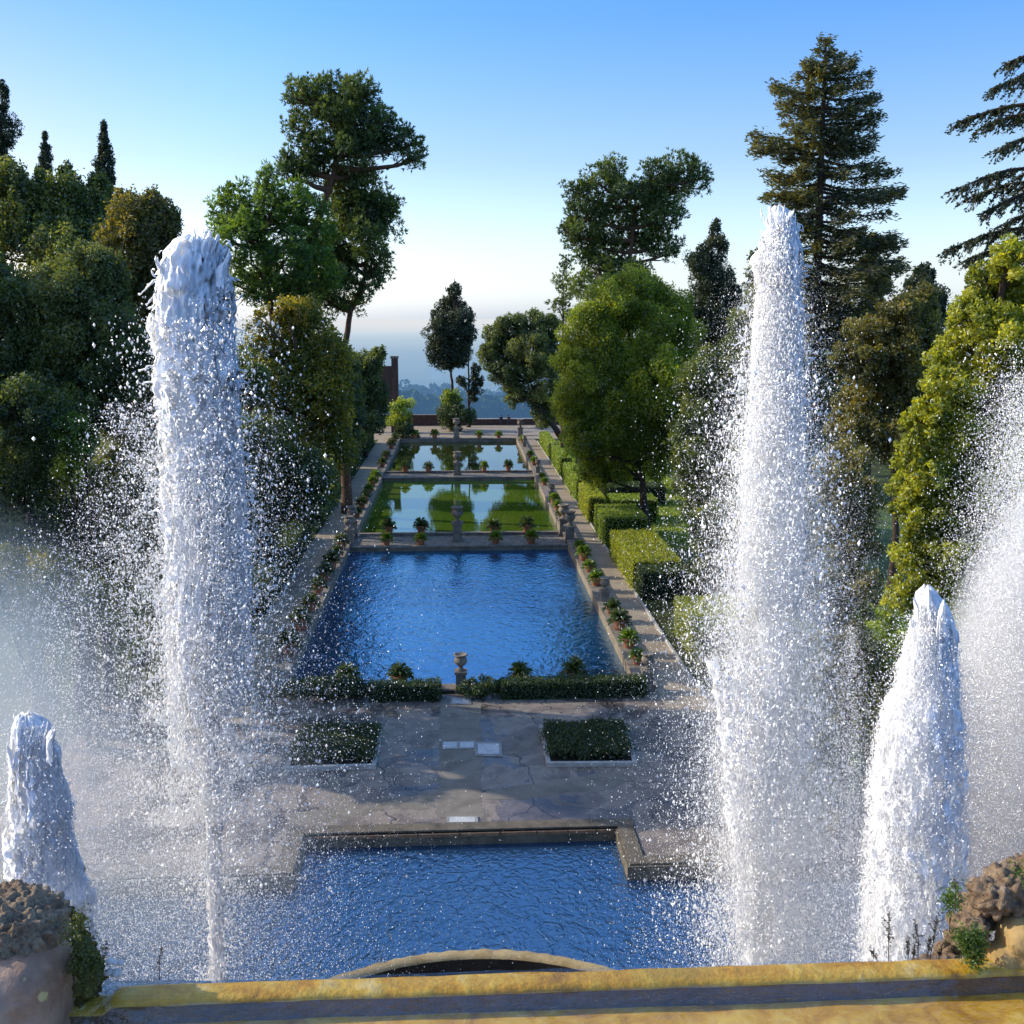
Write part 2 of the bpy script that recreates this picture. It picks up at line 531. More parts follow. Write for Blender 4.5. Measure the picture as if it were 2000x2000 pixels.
def in_hole(xc, yc):
    for a, b in POND:
        if -HW < xc < HW and a < yc < b: return True
    return False

def build_ground():
    xs = [-60000, -30000, -15000, -8000, -4500, -2600, -1500, -900, -600, -420, -300] + list(np.arange(-240, -39, 20)) + \
         [-30, -22, -16, -HW, -4, 0, 4, HW, 16, 22, 30] + list(np.arange(40, 241, 20)) + \
         [300, 420, 600, 900, 1500, 2600, 4500, 8000, 15000, 30000, 60000]
    ys = [-400, -150, -60, -20, 0, 15, 27, BAS["y0"], BAS["y1"], 40, 48.2, 64, 80.2, 84.7, 100, 116.1, 120, 136, 153.2, 165, 176] + \
         list(np.arange(184, 300, 8)) + list(np.arange(300, 700, 14)) + list(np.arange(700, 1500, 45)) + \
         [1600, 1800, 2000, 2300, 2700, 3200, 4000, 5000, 6500, 8000, 10000, 13000, 17000, 22000, 30000, 45000, 70000, 100000]
    X, Yg = np.meshgrid(xs, ys)
    x, y = X.ravel(), Yg.ravel()
    z = np.where(y > 176, terrain(x, y), 0.0) - .02
    nx = len(xs)
    fs = []
    for j in range(len(ys) - 1):
        for i in range(nx - 1):
            xc, yc = (xs[i] + xs[i + 1]) / 2, (ys[j] + ys[j + 1]) / 2
            if in_hole(xc, yc): continue
            if -30 < xc < 30 and 0 < yc < BAS["y1"]: continue
            fs.append([j * nx + i, j * nx + i + 1, (j + 1) * nx + i + 1, (j + 1) * nx + i])
    t = NT("ground_earth")
    p = t.pos()
    near = t.ramp(t.noise(.35, 6, .6, p), [(.35, (.03, .028, .012)), (.55, (.05, .062, .016)), (.7, (.085, .11, .02))])
    far = t.ramp(t.noise(.012, 7, .62, p), [(.36, (.02, .035, .012)), (.5, (.05, .065, .02)), (.58, (.17, .14, .07)), (.66, (.05, .06, .022))])
    sep = t.n("ShaderNodeSeparateXYZ"); t.set(sep.inputs[0], p)
    yv = sep.outputs[1]
    c = t.mixc(t.math("GREATER_THAN", yv, 185.), near, far)
    base = t.pbsdf(c, .95, spec=.1)
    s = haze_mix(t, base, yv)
    o = MB().add(np.stack([x, y, z], 1), fs).build("ground", t.done(s), smooth=True)
    tag(o, kind="structure")

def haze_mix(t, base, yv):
    """air light painted onto the surfaces as emission, growing with distance down the valley"""
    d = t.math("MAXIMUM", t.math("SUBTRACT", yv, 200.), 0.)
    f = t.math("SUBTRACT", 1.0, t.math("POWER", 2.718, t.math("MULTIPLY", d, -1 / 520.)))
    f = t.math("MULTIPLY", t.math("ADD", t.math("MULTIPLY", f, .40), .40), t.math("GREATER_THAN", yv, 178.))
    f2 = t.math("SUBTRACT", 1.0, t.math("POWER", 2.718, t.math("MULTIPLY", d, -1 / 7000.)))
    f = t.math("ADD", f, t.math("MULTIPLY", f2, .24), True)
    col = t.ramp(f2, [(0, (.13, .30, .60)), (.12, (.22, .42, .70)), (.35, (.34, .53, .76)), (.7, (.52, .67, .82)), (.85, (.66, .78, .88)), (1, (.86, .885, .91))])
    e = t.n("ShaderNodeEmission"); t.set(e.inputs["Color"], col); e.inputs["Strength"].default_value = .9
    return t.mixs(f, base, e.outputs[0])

build_ground()

def far_wood():
    mb = MB()
    n = 3800
    y = 190 + 900 * R.random(n) ** 1.5
    x = (R.random(n) - .5) * (120 + y * .75) + 10
    z = terrain(x, y)
    keep = fbm(x, y, 1 / 70., 2) > -.22
    for xx, yy, zz in zip(x[keep], y[keep], z[keep]):
        h = R.uniform(2.2, 5.5) * (1 if yy < 500 else 1.3)
        k = int(np.clip(90 * 300 / yy, 24, 150))
        d = unit(k); d[:, 2] = np.abs(d[:, 2])
        lf = h * .24 * (1 if yy > 330 else .8)
        pos = np.array([xx, yy, zz]) + d * np.array([h * .6, h * .6, h * .95])
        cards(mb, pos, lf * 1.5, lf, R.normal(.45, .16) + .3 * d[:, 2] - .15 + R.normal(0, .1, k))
    t = NT("far_wood_leaves")
    c = t.ramp(t.attr("tint"), [(0, (.010, .022, .010)), (.5, (.05, .075, .02)), (1, (.17, .19, .05))])
    sep = t.n("ShaderNodeSeparateXYZ"); t.set(sep.inputs[0], t.pos())
    d = t.n("ShaderNodeBsdfDiffuse"); t.set(d.inputs["Color"], c)
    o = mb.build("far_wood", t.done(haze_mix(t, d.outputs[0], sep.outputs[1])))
    tag(o, "hazy blue wooded hillside in the valley beyond the parapet", "woodland", kind="stuff")
far_wood()

def far_house(u, v, Y, w, label):
    p = P(u, v, Y)
    while p[2] > terrain([p[0]], [p[1]])[0] + w * .9 and Y < 2600:
        Y += 12; w *= 1 + 12 / Y; p = P(u, v, Y)
    zg = min(terrain([p[0]], [p[1]])[0], p[2] - 1)
    e = empty("house", (p[0], p[1], zg), label, "house", "houses in the valley")
    def hm(nm, c):
        t = NT(nm)
        sep = t.n("ShaderNodeSeparateXYZ"); t.set(sep.inputs[0], t.pos())
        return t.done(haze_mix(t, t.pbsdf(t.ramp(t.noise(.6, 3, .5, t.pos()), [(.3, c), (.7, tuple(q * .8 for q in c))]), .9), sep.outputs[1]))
    x, y = p[0], p[1]
    MB().box((x - w, y - w, zg - 1), (x + w, y + w, p[2])).build("wall", hm("far_plaster", (.75, .70, .62)), e)
    rf = MB()
    z = p[2] + .02
    rf.add([[x - w * 1.08, y - w * 1.1, z], [x + w * 1.08, y - w * 1.1, z], [x + w * 1.08, y + w * 1.1, z], [x - w * 1.08, y + w * 1.1, z], [x - w, y, z + .7 * w], [x + w, y, z + .7 * w]],
           [[0, 1, 5, 4], [2, 3, 4, 5]])
    rf.build("roof", hm("far_tiles", (.85, .8, .75)), e)
far_house(823, 693, 240, 1.3, "white roofed house on the wooded hill left of the tall cypress")
far_house(868, 690, 240, 1.1, "small pale house in the valley seen behind the cypress trunk")

# ------------------------------------------------------------------ water
def water_mat(name, base, ripple, strength, scale, ior=1.6, rough=.02, tint=(.9, .97, 1), extra=None, aniso=(1, 1, 1)):
    t = NT(name)
    p = t.pos(scale=aniso)
    h = None
    if ripple:
        a = t.noise(scale, 3, .5, p, 1.2)
        b = t.noise(scale * 2.7, 3, .5, p, .6)
        c = t.noise(scale * .22, 2, .5, p)
        h = t.math("ADD", t.math("MULTIPLY", a, t.math("ADD", c, .4)), t.math("MULTIPLY", b, .35))
        nrm = t.bump(h, strength, .5 / scale)
    col = t.ramp(t.noise(.15, 4, .6, t.pos()), base)
    d = t.n("ShaderNodeBsdfDiffuse"); t.set(d.inputs["Color"], col)
    g = t.n("ShaderNodeBsdfGlossy"); g.inputs["Color"].default_value = (*tint, 1); g.inputs["Roughness"].default_value = rough
    fr = t.n("ShaderNodeFresnel"); fr.inputs["IOR"].default_value = ior
    if h is not None:
        t.set(g.inputs["Normal"], nrm); t.set(fr.inputs["Normal"], nrm)
    return t.done(t.mixs(fr.outputs[0], d.outputs[0], g.outputs[0]))

M["pond1"] = water_mat("rippled_pond_water", [(.3, (.003, .035, .10)), (.7, (.005, .05, .14))], True, .24, 1.7, 6.0, .04, (.70, .92, 1.0), aniso=(1, .75, 1))
M["pond2"] = water_mat("still_green_water", [(.3, (.045, .10, .006)), (.7, (.095, .135, .012))], True, .006, .8, 5.5, .008, (.86, .95, 1))
M["pond3"] = water_mat("still_dark_water", [(.3, (.012, .022, .005)), (.7, (.03, .035, .008))], True, .006, .8, 5.5, .008, (.86, .95, 1))
M["basin_water"] = water_mat("rippled_basin_water", [(.3, (.008, .030, .075)), (.7, (.02, .05, .10))], True, .55, 2.6, 2.9, .03, (.64, .85, 1.0), aniso=(1, .8, 1))

def sheet(name, pts, z, mat, kind="structure"):
    o = MB().add([[a, b, z] for a, b in pts], [list(range(len(pts)))]).build(name, mat)
    if kind: tag(o, kind=kind)
    return o

WZ = -.38
for i, (a, b) in enumerate(POND):
    sheet("pond_water", [(-HW - .3, a - .3), (HW + .3, a - .3), (HW + .3, b + .3), (-HW - .3, b + .3)], WZ, M["pond%d" % (i + 1)])
sheet("basin_water", [(-34, 2), (34, 2), (34, BAS["y1"] + .2), (-34, BAS["y1"] + .2)], -.5, M["basin_water"])

# ------------------------------------------------------------------ terrace, paths
def terrace_mat():
    t = NT("terrace_asphalt")
    p = t.pos()
    big = t.noise(.42, 5, .62, p, .8)
    mid = t.noise(1.7, 6, .65, p, .6)
    fine = t.noise(38, 3, .6, p)
    c = t.ramp(big, [(.30, (.15, .115, .088)), (.47, (.20, .155, .12)), (.50, (.27, .215, .16)), (.62, (.225, .175, .135))])
    c = t.mixc(.8, c, t.ramp(mid, [(.33, (.6, .58, .57)), (.5, (1, 1, 1)), (.7, (1.1, 1.08, 1.05))]), "MULTIPLY")
    c = t.mixc(.5, c, t.ramp(fine, [(.3, (.6, .6, .6)), (.7, (1.2, 1.2, 1.2))]), "MULTIPLY")
    v = t.n("ShaderNodeTexVoronoi"); v.feature = "DISTANCE_TO_EDGE"; v.inputs["Scale"].default_value = .23
    dv = t.n("ShaderNodeVectorMath"); dv.operation = "ADD"
    nt = t.n("ShaderNodeTexNoise"); nt.inputs["Scale"].default_value = 1.1; t.set(nt.inputs["Vector"], p)
    sc = t.n("ShaderNodeVectorMath"); sc.operation = "SCALE"; sc.inputs["Scale"].default_value = 1.1; t.set(sc.inputs[0], nt.outputs["Color"])
    t.set(dv.inputs[0], p); t.set(dv.inputs[1], sc.outputs[0]); t.set(v.inputs["Vector"], dv.outputs[0])
    crack = t.math("LESS_THAN", v.outputs["Distance"], .008)
    c = t.mixc(t.math("MULTIPLY", crack, .75), c, (.025, .02, .018))
    wet = t.ramp(t.noise(.33, 5, .6, t.pos(loc=(7, 3, 0)), .7), [(.5, (.62,) * 3), (.56, (.26,) * 3)])
    c = t.mixc(t.math("LESS_THAN", wet, .4), c, t.mixc(1., c, (.60, .58, .58), "MULTIPLY"))
    return t.done(t.pbsdf(c, wet, t.bump(t.math("ADD", fine, mid), .25, .02), spec=.5))
M["terrace"] = terrace_mat()
def strip_mat():
    t = NT("concrete_strip")
    p = t.pos()
    c = t.ramp(t.noise(1.1, 6, .65, p, .4), [(.3, (.14, .12, .09)), (.6, (.23, .195, .15))])
    c = t.mixc(.5, c, t.ramp(t.noise(45, 3, .6, p), [(.3, (.6,) * 3), (.7, (1.2,) * 3)]), "MULTIPLY")
    return t.done(t.pbsdf(c, .8, t.bump(t.noise(30, 4, .6, p), .2, .01)))
M["strip"] = strip_mat()
sheet("terrace_paving", [(-17, BAS["y1"] + .6), (17, BAS["y1"] + .6), (17, 47.4), (-17, 47.4)], -.014, M["terrace"])
def jag(pts, amp=.06, step=.5):
    out = []
    for i in range(len(pts)):
        a, b = np.array(pts[i]), np.array(pts[(i + 1) % len(pts)])
        n = max(1, int(np.linalg.norm(b - a) / step))
        for q in range(n):
            w = a + (b - a) * q / n
            out.append(tuple(w + (R.normal(0, amp, 2) if q else 0)))
    return out
g1 = [G(*cropC(*c)) for c in [(880, 575), (1050, 575), (1040, 125), (888, 125)]]
sheet("centre_path", jag([(g[0], g[1]) for g in g1], .05), -.008, M["strip"])
g1 = [G(*cropC(*c)) for c in [(1060, 470), (1340, 425), (1500, 400), (1660, 410), (1560, 455), (1330, 485), (1200, 505), (1060, 505)]]
sheet("paving_patch", jag([(g[0], g[1]) for g in g1], .09), -.009, M["strip"])
g1 = [G(*cropC(*c)) for c in [(300, 560), (560, 510), (880, 480), (870, 535), (700, 540), (480, 590), (320, 600)]]
sheet("paving_patch", jag([(g[0], g[1]) for g in g1], .09), -.009, M["strip"])
g1 = [G(*cropC(*c)) for c in [(450, 410), (490, 405), (545, 505), (505, 510)]]
sheet("paving_patch", jag([(g[0], g[1]) for g in g1], .04), -.009, M["strip"])
g1 = [G(*cropC(*c)) for c in [(1110, 335), (1260, 250), (1270, 290), (1180, 330)]]
sheet("paving_patch", jag([(g[0], g[1]) for g in g1], .05), -.0085, M["strip"])
# side paths and the far terrace
sheet("right_path", [(9.62, 44.), (11.9, 44.), (11.75, 60), (11.5, 84), (11.5, 165), (9.62, 165)], -.007, M["gravel_path"])
sheet("left_path", [(-12, 44.), (-9.62, 44.), (-9.62, 165), (-12, 165)], -.007, M["gravel_path"])
sheet("far_terrace", [(-15, 153.7), (20, 153.7), (20, 174), (-15, 174)], -.0105, M["gravel_path"])
def grass_sheet():
    mb = MB()
    for (x0, x1, y0, y1) in [(15.5, 30, 78, 112), (20, 34, 40, 62), (14.5, 24, 112, 150)]:
        n = int((x1 - x0) * (y1 - y0) * 45)
        p = np.stack([R.uniform(x0, x1, n), R.uniform(y0, y1, n), np.full(n, .06)], 1)
        ax = np.stack([R.normal(0, .5, n), R.normal(0, .5, n), np.ones(n)], 1)
        cards(mb, p, .28, .10, R.normal(.65, .2, n), ax)
    tag(mb.build("lawn_grass", M["hedge"]), "bright green lawn grass between the right hedges and trees", "grass", kind="stuff")
grass_sheet()
sheet("lawn", [(14.8, 36), (40, 36), (40, 160), (14.8, 160)], -.012, M["lawn_ground"])
M["terracotta_dull"] = stone_mat("dull_brick_course", (.16, .09, .05), (.24, .15, .09), scale=4, bump=.3)
M["moss_rock"] = stone_mat("moss_rock", (.03, .035, .01), (.10, .08, .02), (.14, .12, .02), scale=7, bump=.9)
M["rock_ochre"] = stone_mat("ochre_rock", (.30, .19, .06), (.42, .30, .14), (.48, .38, .22), scale=3, bump=.3)
M["rim_shade"] = stone_mat("rim_shade_stone", (.075, .052, .045), (.14, .095, .075), (.10, .065, .035), scale=5, bump=.3, rough=.4)  # dark tone paints the rim's shadow band into the stone
# ------------------------------------------------------------------ stone slabs set in the terrace
def slab(cs, label, lines=1):
    g = [G(*cropC(*c))[:2] for c in cs]
    c = np.mean(g, 0)
    e = empty("stone_slab", (c[0], c[1], 0), label, "stone slab", "pale stone slabs in the terrace")
    mb = MB()
    v = [[p[0], p[1], .0] for p in g] + [[p[0], p[1], .025] for p in g]
    mb.add(v, [[4, 5, 6, 7], [0, 1, 5, 4], [1, 2, 6, 5], [2, 3, 7, 6], [3, 0, 4, 7]])
    mb.build("border", M["slab"], e)
    for k in range(lines):
        a0, a1 = (k + .10) / lines, (k + .90) / lines
        q = []
        for s, w in [(a0, .14), (a1, .14), (a1, .86), (a0, .86)]:
            lo = np.array(g[0]) * (1 - s) + np.array(g[1]) * s
            hi = np.array(g[3]) * (1 - s) + np.array(g[2]) * s
            q.append(lo * (1 - w) + hi * w)
        MB().add([[p[0], p[1], .030] for p in q], [[0, 1, 2, 3]]).build("cover_plate", M["slab2"], e)
M["slab"] = stone_mat("slab_border", (.22, .21, .19), (.34, .33, .30), scale=3, bump=.3)
M["slab2"] = stone_mat("slab_cover", (.40, .40, .39), (.58, .57, .55), scale=2, bump=.15)
slab([(925, 147), (1006, 147), (1006, 120), (928, 120)], "pale stone slab at the hedge end of the centre path")
slab([(894, 317), (1021, 314), (1021, 285), (894, 287)], "long pale stone slab crossing the middle of the centre path", 2)
slab([(1021, 342), (1123, 344), (1120, 289), (1021, 289)], "large square pale slab beside the middle of the centre path")
slab([(910, 597), (1031, 597), (1031, 570), (912, 570)], "pale stone slab at the basin end of the centre path")

# ------------------------------------------------------------------ planting beds
def poly_prism(mb, pts, z0, z1):
    n = len(pts)
    v = [[p[0], p[1], z0] for p in pts] + [[p[0], p[1], z1] for p in pts]
    mb.add(v, [[i, (i + 1) % n, n + (i + 1) % n, n + i] for i in range(n)])
    mb.add(v[n:], [list(range(n))])

def bed(cs, label, tall):
    g = [np.array(G(*cropC(*c))[:2]) for c in cs]
    c = np.mean(g, 0)
    e = empty("planting_bed", (c[0], c[1], 0), label, "planting bed", "planting beds on the terrace")
    mb = MB()
    w = .17
    for i in range(4):
        a, b = g[i], g[(i + 1) % 4]
        a2 = a + (c - a) / np.linalg.norm(c - a) * w * 1.5
        b2 = b + (c - b) / np.linalg.norm(c - b) * w * 1.5
        poly_prism(mb, [a, b, b2, a2], -.01, .16 + .002 * (i % 2))
    mb.build("stone_kerb", M["pale_stone"], e)
    inn = [q + (c - q) * .06 for q in g]
    MB().add([[p[0], p[1], .05] for p in inn], [[0, 1, 2, 3]]).build("soil", M["soil"], e)
    sh = MB()
    for _ in range(300):
        s, t_ = R.uniform(.08, .92), R.uniform(.16, .92)
        p = (g[0] * (1 - s) + g[1] * s) * (1 - t_) + (g[3] * (1 - s) + g[2] * s) * t_
        h = tall * R.uniform(.75, 1.15) * (1 - .35 * max(abs(s - .5), abs(t_ - .5)) * 2)
        n = 110
        ax = np.stack([R.normal(0, .6, n), R.normal(0, .6, n), R.uniform(.4, 1.2, n)], 1)
        q = np.stack([p[0] + R.normal(0, .16, n), p[1] + R.normal(0, .16, n), .06 + h * R.random(n) ** .6], 1)
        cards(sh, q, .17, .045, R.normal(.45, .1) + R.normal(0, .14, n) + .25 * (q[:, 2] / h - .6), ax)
    sh.build("shrubs", M["bed"], e)
bed([(300, 400), (645, 390), (675, 240), (357, 246)], "left planting bed of low dark shrubs in a pale stone kerb", .58)
bed([(1290, 382), (1632, 380), (1592, 232), (1262, 235)], "right planting bed of low dark shrubs in a pale stone kerb", .58)

# ------------------------------------------------------------------ pond and basin walls
def wall_thing(name, label, cat, boxes, mat, loc, capmat=None, caps=None, group=None):
    e = empty(name, loc, label, cat, group)
    mb = MB()
    for a, b in boxes: mb.box(a, b)
    mb.build("masonry", mat, e)
    if caps:
        cb = MB()
        for a, b in caps: cb.box(a, b)
        cb.build("coping", capmat, e)
    return e
PW, PS = M["pond_wall"], M["old_stone"]
wall_thing("pond_wall", "low wall and kerb along the front edge of the nearest pond", "wall",
           [((-9.6, 47.6, -1.6), (9.6, 48.2, .10))], PW, (0, 47.9, 0), PS, [((-9.7, 47.5, .10), (9.7, 48.3, .19))], "walls around the fish ponds")
for (y0, y1, nm) in [(80.2, 84.7, "crosswalk wall between the nearest and the middle pond"), (116.1, 120.0, "crosswalk wall between the middle and the far pond")]:
    wall_thing("pond_wall", nm, "wall", [((-8.72, y0, -1.7), (8.72, y1, -.06))], PW, (0, (y0 + y1) / 2, 0), M["strip2"] if "strip2" in M else PS,
               [((-8.72, y0 - .12, -.06), (8.72, y0 + .42, .05)), ((-8.72, y1 - .42, -.06), (8.72, y1 + .1, .22)), ((-8.72, y0 + .42, -.06), (8.72, y1 - .42, -.01))], "walls around the fish ponds")
wall_thing("pond_wall", "wall at the far end of the far pond below the urns", "wall", [((-9.6, 153.2, -1.7), (9.6, 153.9, .02))], PW, (0, 153.5, 0), PS,
           [((-9.65, 153.1, .02), (9.65, 154.0, .16))], "walls around the fish ponds")
for sx, nm in ((-1, "left"), (1, "right")):
    xs_ = sorted((sx * 8.7, sx * 9.6))
    wall_thing("pond_wall", "long %s side wall of the three ponds lined with %s" % (nm, "dark overgrown pots" if sx < 0 else "sunlit terracotta pots"), "wall",
               [((xs_[0], 48.3, -1.65), (xs_[1], 153.1, .28))], PW, (sx * 9.15, 100, 0), PS, [((xs_[0] - .06, 48.25, .28), (xs_[1] + .06, 153.05, .36))], "walls around the fish ponds")

bx0, bx1, by0, by1 = BAS["x0"], BAS["x1"], BAS["y0"], BAS["y1"]
e = empty("basin_wall", (0, by1, 0), "mossy brown stone wall around the T-shaped front basin", "wall")
mb = MB()
mb.box((bx0 - .75, by1, -1.4), (bx1 + .75, by1 + .75, -.02))
mb.box((bx0 - .75, by0, -1.4), (bx0, by1, -.021))
mb.box((bx1, by0, -1.4), (bx1 + .75, by1, -.021))
mb.box((-34, by0, -1.4), (bx0 - .75, by0 + .75, -.022))
mb.box((bx1 + .75, by0, -1.4), (34, by0 + .75, -.022))
mb.build("masonry", M["basin_edge"], e)
mb = MB()
mb.box((bx0 - .7, by1 + .08, -.02), (bx1 + .7, by1 + .62, .05))
mb.box((bx0 - .62, by0 + .1, -.021), (bx0 - .08, by1 + .08, .05))
mb.box((bx1 + .08, by0 + .1, -.021), (bx1 + .62, by1 + .08, .05))
mb.box((-34, by0 + .1, -.022), (bx0 - .62, by0 + .62, .048))
mb.box((bx1 + .62, by0 + .1, -.022), (34, by0 + .62, .048))
mb.build("coping", M["basin_edge"], e)
mb = MB()
x = bx0 + .3
while x < bx1 - .6:
    w = R.uniform(.9, 1.5)
    mb.box((x, by1 - .05, -.16), (min(x + w - .06, bx1 - .1), by1, -.04))
    x += w
mb.build("ledge_course", M["brick2"] if "brick2" in M else M["terracotta_dull"], e)
# ground behind the side arms of the basin
sheet("side_ground", [(-34, by0 + .6), (bx0 - .7, by0 + .6), (bx0 - .7, by1 + .65), (-34, by1 + .65)], -.016, M["terrace"])
sheet("side_ground", [(bx1 + .7, by0 + .6), (34, by0 + .6), (34, by1 + .65), (bx1 + .7, by1 + .65)], -.016, M["terrace"])

# ------------------------------------------------------------------ pots and urns
def pot_profile(s):
    return [(0, 0), (.20 * s, 0), (.24 * s, .02 * s), (.33 * s, .40 * s), (.335 * s, .41 * s), (.38 * s, .42 * s), (.38 * s, .52 * s), (.345 * s, .525 * s), (.32 * s, .50 * s), (.30 * s, .46 * s), (0, .46 * s)]
def fern(mb, c, r, h, n=120, lf=.30):
    a = R.uniform(0, 2 * math.pi, n)
    el = R.uniform(-.2, 1.3, n)
    d = np.stack([np.cos(a) * np.cos(el), np.sin(a) * np.cos(el), np.sin(el)], 1)
    for k, f in enumerate((.4, .7, 1.0)):
        p = np.array(c) + d * np.array([r, r, h]) * f - np.array([0, 0, .18 * r]) * (f ** 2) * np.cos(el)[:, None]
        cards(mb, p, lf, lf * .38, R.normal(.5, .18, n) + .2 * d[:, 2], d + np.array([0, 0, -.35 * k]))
def make_pot(mat, r=.50, h=.52, s=1.0, n=120):
    e = empty("potted_plant", (0, 0, 0), "x", "potted plant")
    MB().lathe(pot_profile(s), 20).build("pot", M["terracotta"], e, smooth=False)
    mb = MB(); fern(mb, (0, 0, .5 * s), r * s, h * s, n, .27 * s)
    mb.build("foliage", mat, e)
    return e
def make_urn(h=1.0, ped=1.15):
    e = empty("stone_urn", (0, 0, 0), "x", "urn")
    mb = MB()
    mb.box((-.42, -.42, 0), (.42, .42, .16)); mb.box((-.33, -.33, .16), (.33, .33, ped - .14)); mb.box((-.42, -.42, ped - .14), (.42, .42, ped))
    mb.build("pedestal", M["old_stone"], e)
    pr = [(0, 0), (.26, 0), (.26, .06), (.15, .12), (.13, .2), (.2, .27), (.38, .40), (.44, .52), (.41, .62), (.34, .70), (.33, .76), (.45, .82), (.46, .88), (.40, .90), (.32, .84), (0, .80)]
    MB().lathe([(r * h, ped + z * h) for r, z in pr], 28, flute=.03).build("bowl", M["old_stone"], e, smooth=True)
    return e
pot_a = make_pot(M["fern"]); pot_b = make_pot(M["hedge_dark"], .55, .6); urn_a = make_urn()
used = set()
def place(src, loc, label, group, sc=1.0, rz=None):
    if src.name in used: o = copy_tree(src)
    else: o = src; used.add(src.name)
    o.location = loc
    o.rotation_euler = (0, 0, R.uniform(0, 6) if rz is None else rz)
    o.scale = (sc * .86, sc * .86, sc * 1.08) if "urn" in label else (sc, sc, sc * R.uniform(.9, 1.15))
    o["label"] = label; o["group"] = group
    return o
ORD = ["first", "second", "third", "fourth", "fifth", "sixth", "seventh", "eighth", "ninth", "tenth"]
def row(pts, z, y, src, fmt, group, sc):
    pts = sorted(pts)
    for i, px in enumerate(pts):
        d = ray(px, 1000); x = d[0] / d[1] * y
        place(src, (x, y, z), fmt % ORD[i], group, sc * R.uniform(.93, 1.07))
GP = "potted plants around the fish ponds"
row([753, 820.5, 968, 1038], .05, 80.75, pot_a, "bright fern in terracotta pot, %s from left in the near row on the nearest crosswalk", GP, 1.12)
row([758.7, 822, 964.5, 1029], .22, 84.3, pot_b, "dark fern in pot, %s from left in the back row on the nearest crosswalk", GP, 1.1)
row([793, 838], .22, 119.5, pot_b, "dark potted fern, %s from left on the crosswalk before the far pond", GP, 1.2)
row([993], .22, 119.5, pot_b, "dark potted fern right of the urn on the crosswalk before the far pond%.0s", GP, 1.2)
row([946], .22, 119.3, pot_a, "bright potted fern just right of the urn on the crosswalk before the far pond%.0s", GP, 1.15)
row([813, 851, 937, 974], .16, 153.6, pot_a, "fern in terracotta pot, %s from left on the far wall of the far pond", GP, 1.2)
GU = "stone urns on pedestals around the ponds"
def urn_at(px, y, z, label, sc):
    d = ray(px, 1000)
    place(urn_a, (d[0] / d[1] * y, y, z), label, GU, sc, 0)
urn_at(893, 82.2, -.02, "stone urn on pedestal in the middle of the nearest crosswalk", 1.3)
urn_at(688, 84.0, -.02, "stone urn on pedestal, back one at the left end of the nearest crosswalk", 1.2)
urn_at(681, 80.9, -.02, "stone urn on pedestal, front one at the left end of the nearest crosswalk", 1.1)
urn_at(1101, 84.0, -.02, "stone urn on pedestal, back one at the right end of the nearest crosswalk", 1.2)
urn_at(1113, 80.9, -.02, "stone urn on pedestal, front one at the right end of the nearest crosswalk", 1.2)
urn_at(894, 118, -.02, "stone urn on pedestal in the middle of the crosswalk before the far pond", 1.25)
urn_at(893, 153.6, .16, "stone urn on pedestal in the middle of the far pond's end wall", 1.35)
urn_at(1016, 153.6, .16, "stone urn on pedestal at the right end of the far pond's end wall", 1.25)
urn_at(897, 47.75, .0, "big fluted stone urn between the hedges at the front of the nearest pond", .86)
def side(sx, lst, first, fmtlist):
    for i, (kind, px, py) in enumerate(lst):
        y = G(px, py, .36)[1]
        if kind == "u": place(urn_a, (sx * 9.15, y, .02), fmtlist[2] % ORD[first["u"]], GU, .85, 0); first["u"] += 1
        else:
            place(pot_a if kind == "p" else pot_b, (sx * 9.15, y, .36), fmtlist[0 if kind == "p" else 1] % ORD[first[kind]], GP, 1.0 * R.uniform(.85, 1.2)); first[kind] += 1
def A_(k, x, y): return (k, *cropA(x, y))
def B_(k, x, y): return (k, *cropB(x, y))
side(1, [B_("u", 1595, 825), B_("p", 1550, 745), B_("p", 1515, 675), B_("d", 1485, 600), B_("d", 1455, 540), B_("u", 1418, 480), B_("p", 1392, 415), B_("p", 1378, 358), B_("p", 1352, 310), B_("p", 1340, 275)],
     dict(u=0, p=0, d=0), ["bright potted fern, %s from front on the right wall of the nearest pond", "pot with dark plant, %s from front on the right wall of the nearest pond", "stone urn, %s from the front on the right wall of the nearest pond"])
side(1, [A_("p", 1700, 1785), A_("p", 1680, 1725), A_("p", 1660, 1675), A_("u", 1630, 1640), A_("p", 1600, 1535), A_("p", 1585, 1500)],
     dict(u=0, p=0, d=0), ["bright potted fern, %s from front on the right wall of the middle pond", "dark pot, %s from the front on the right wall of the middle pond", "stone urn, %s from the front on the right wall of the middle pond"])
side(1, [A_("u", 1540, 1440), A_("p", 1505, 1385), A_("p", 1490, 1330), A_("u", 1475, 1245), A_("p", 1440, 1220)],
     dict(u=0, p=0, d=0), ["bright potted fern, %s from front on the right wall of the far pond", "dark pot, %s from the front on the right wall of the far pond", "stone urn, %s from the front on the right wall of the far pond"])
side(-1, [B_("d", 160, 700), B_("d", 190, 600), B_("d", 240, 520), B_("d", 270, 450), B_("d", 305, 395), B_("d", 320, 345), B_("d", 350, 300), B_("d", 385, 262)],
     dict(u=0, p=0, d=0), ["", "dark potted plant, %s from front on the left wall of the nearest pond", ""])
side(-1, [A_("d", 175, 1780), A_("d", 200, 1710), A_("d", 230, 1650), A_("p", 265, 1600), A_("p", 300, 1545), A_("p", 330, 1500)],
     dict(u=0, p=0, d=0), ["sunlit potted fern, %s from front on the left wall of the middle pond", "dark potted plant, %s from front on the left wall of the middle pond", ""])
side(-1, [A_("d", 355, 1400), A_("d", 380, 1340), A_("d", 420, 1260), A_("d", 435, 1205)],
     dict(u=0, p=0, d=0), ["", "dark potted plant, %s from front on the left wall of the far pond", ""])
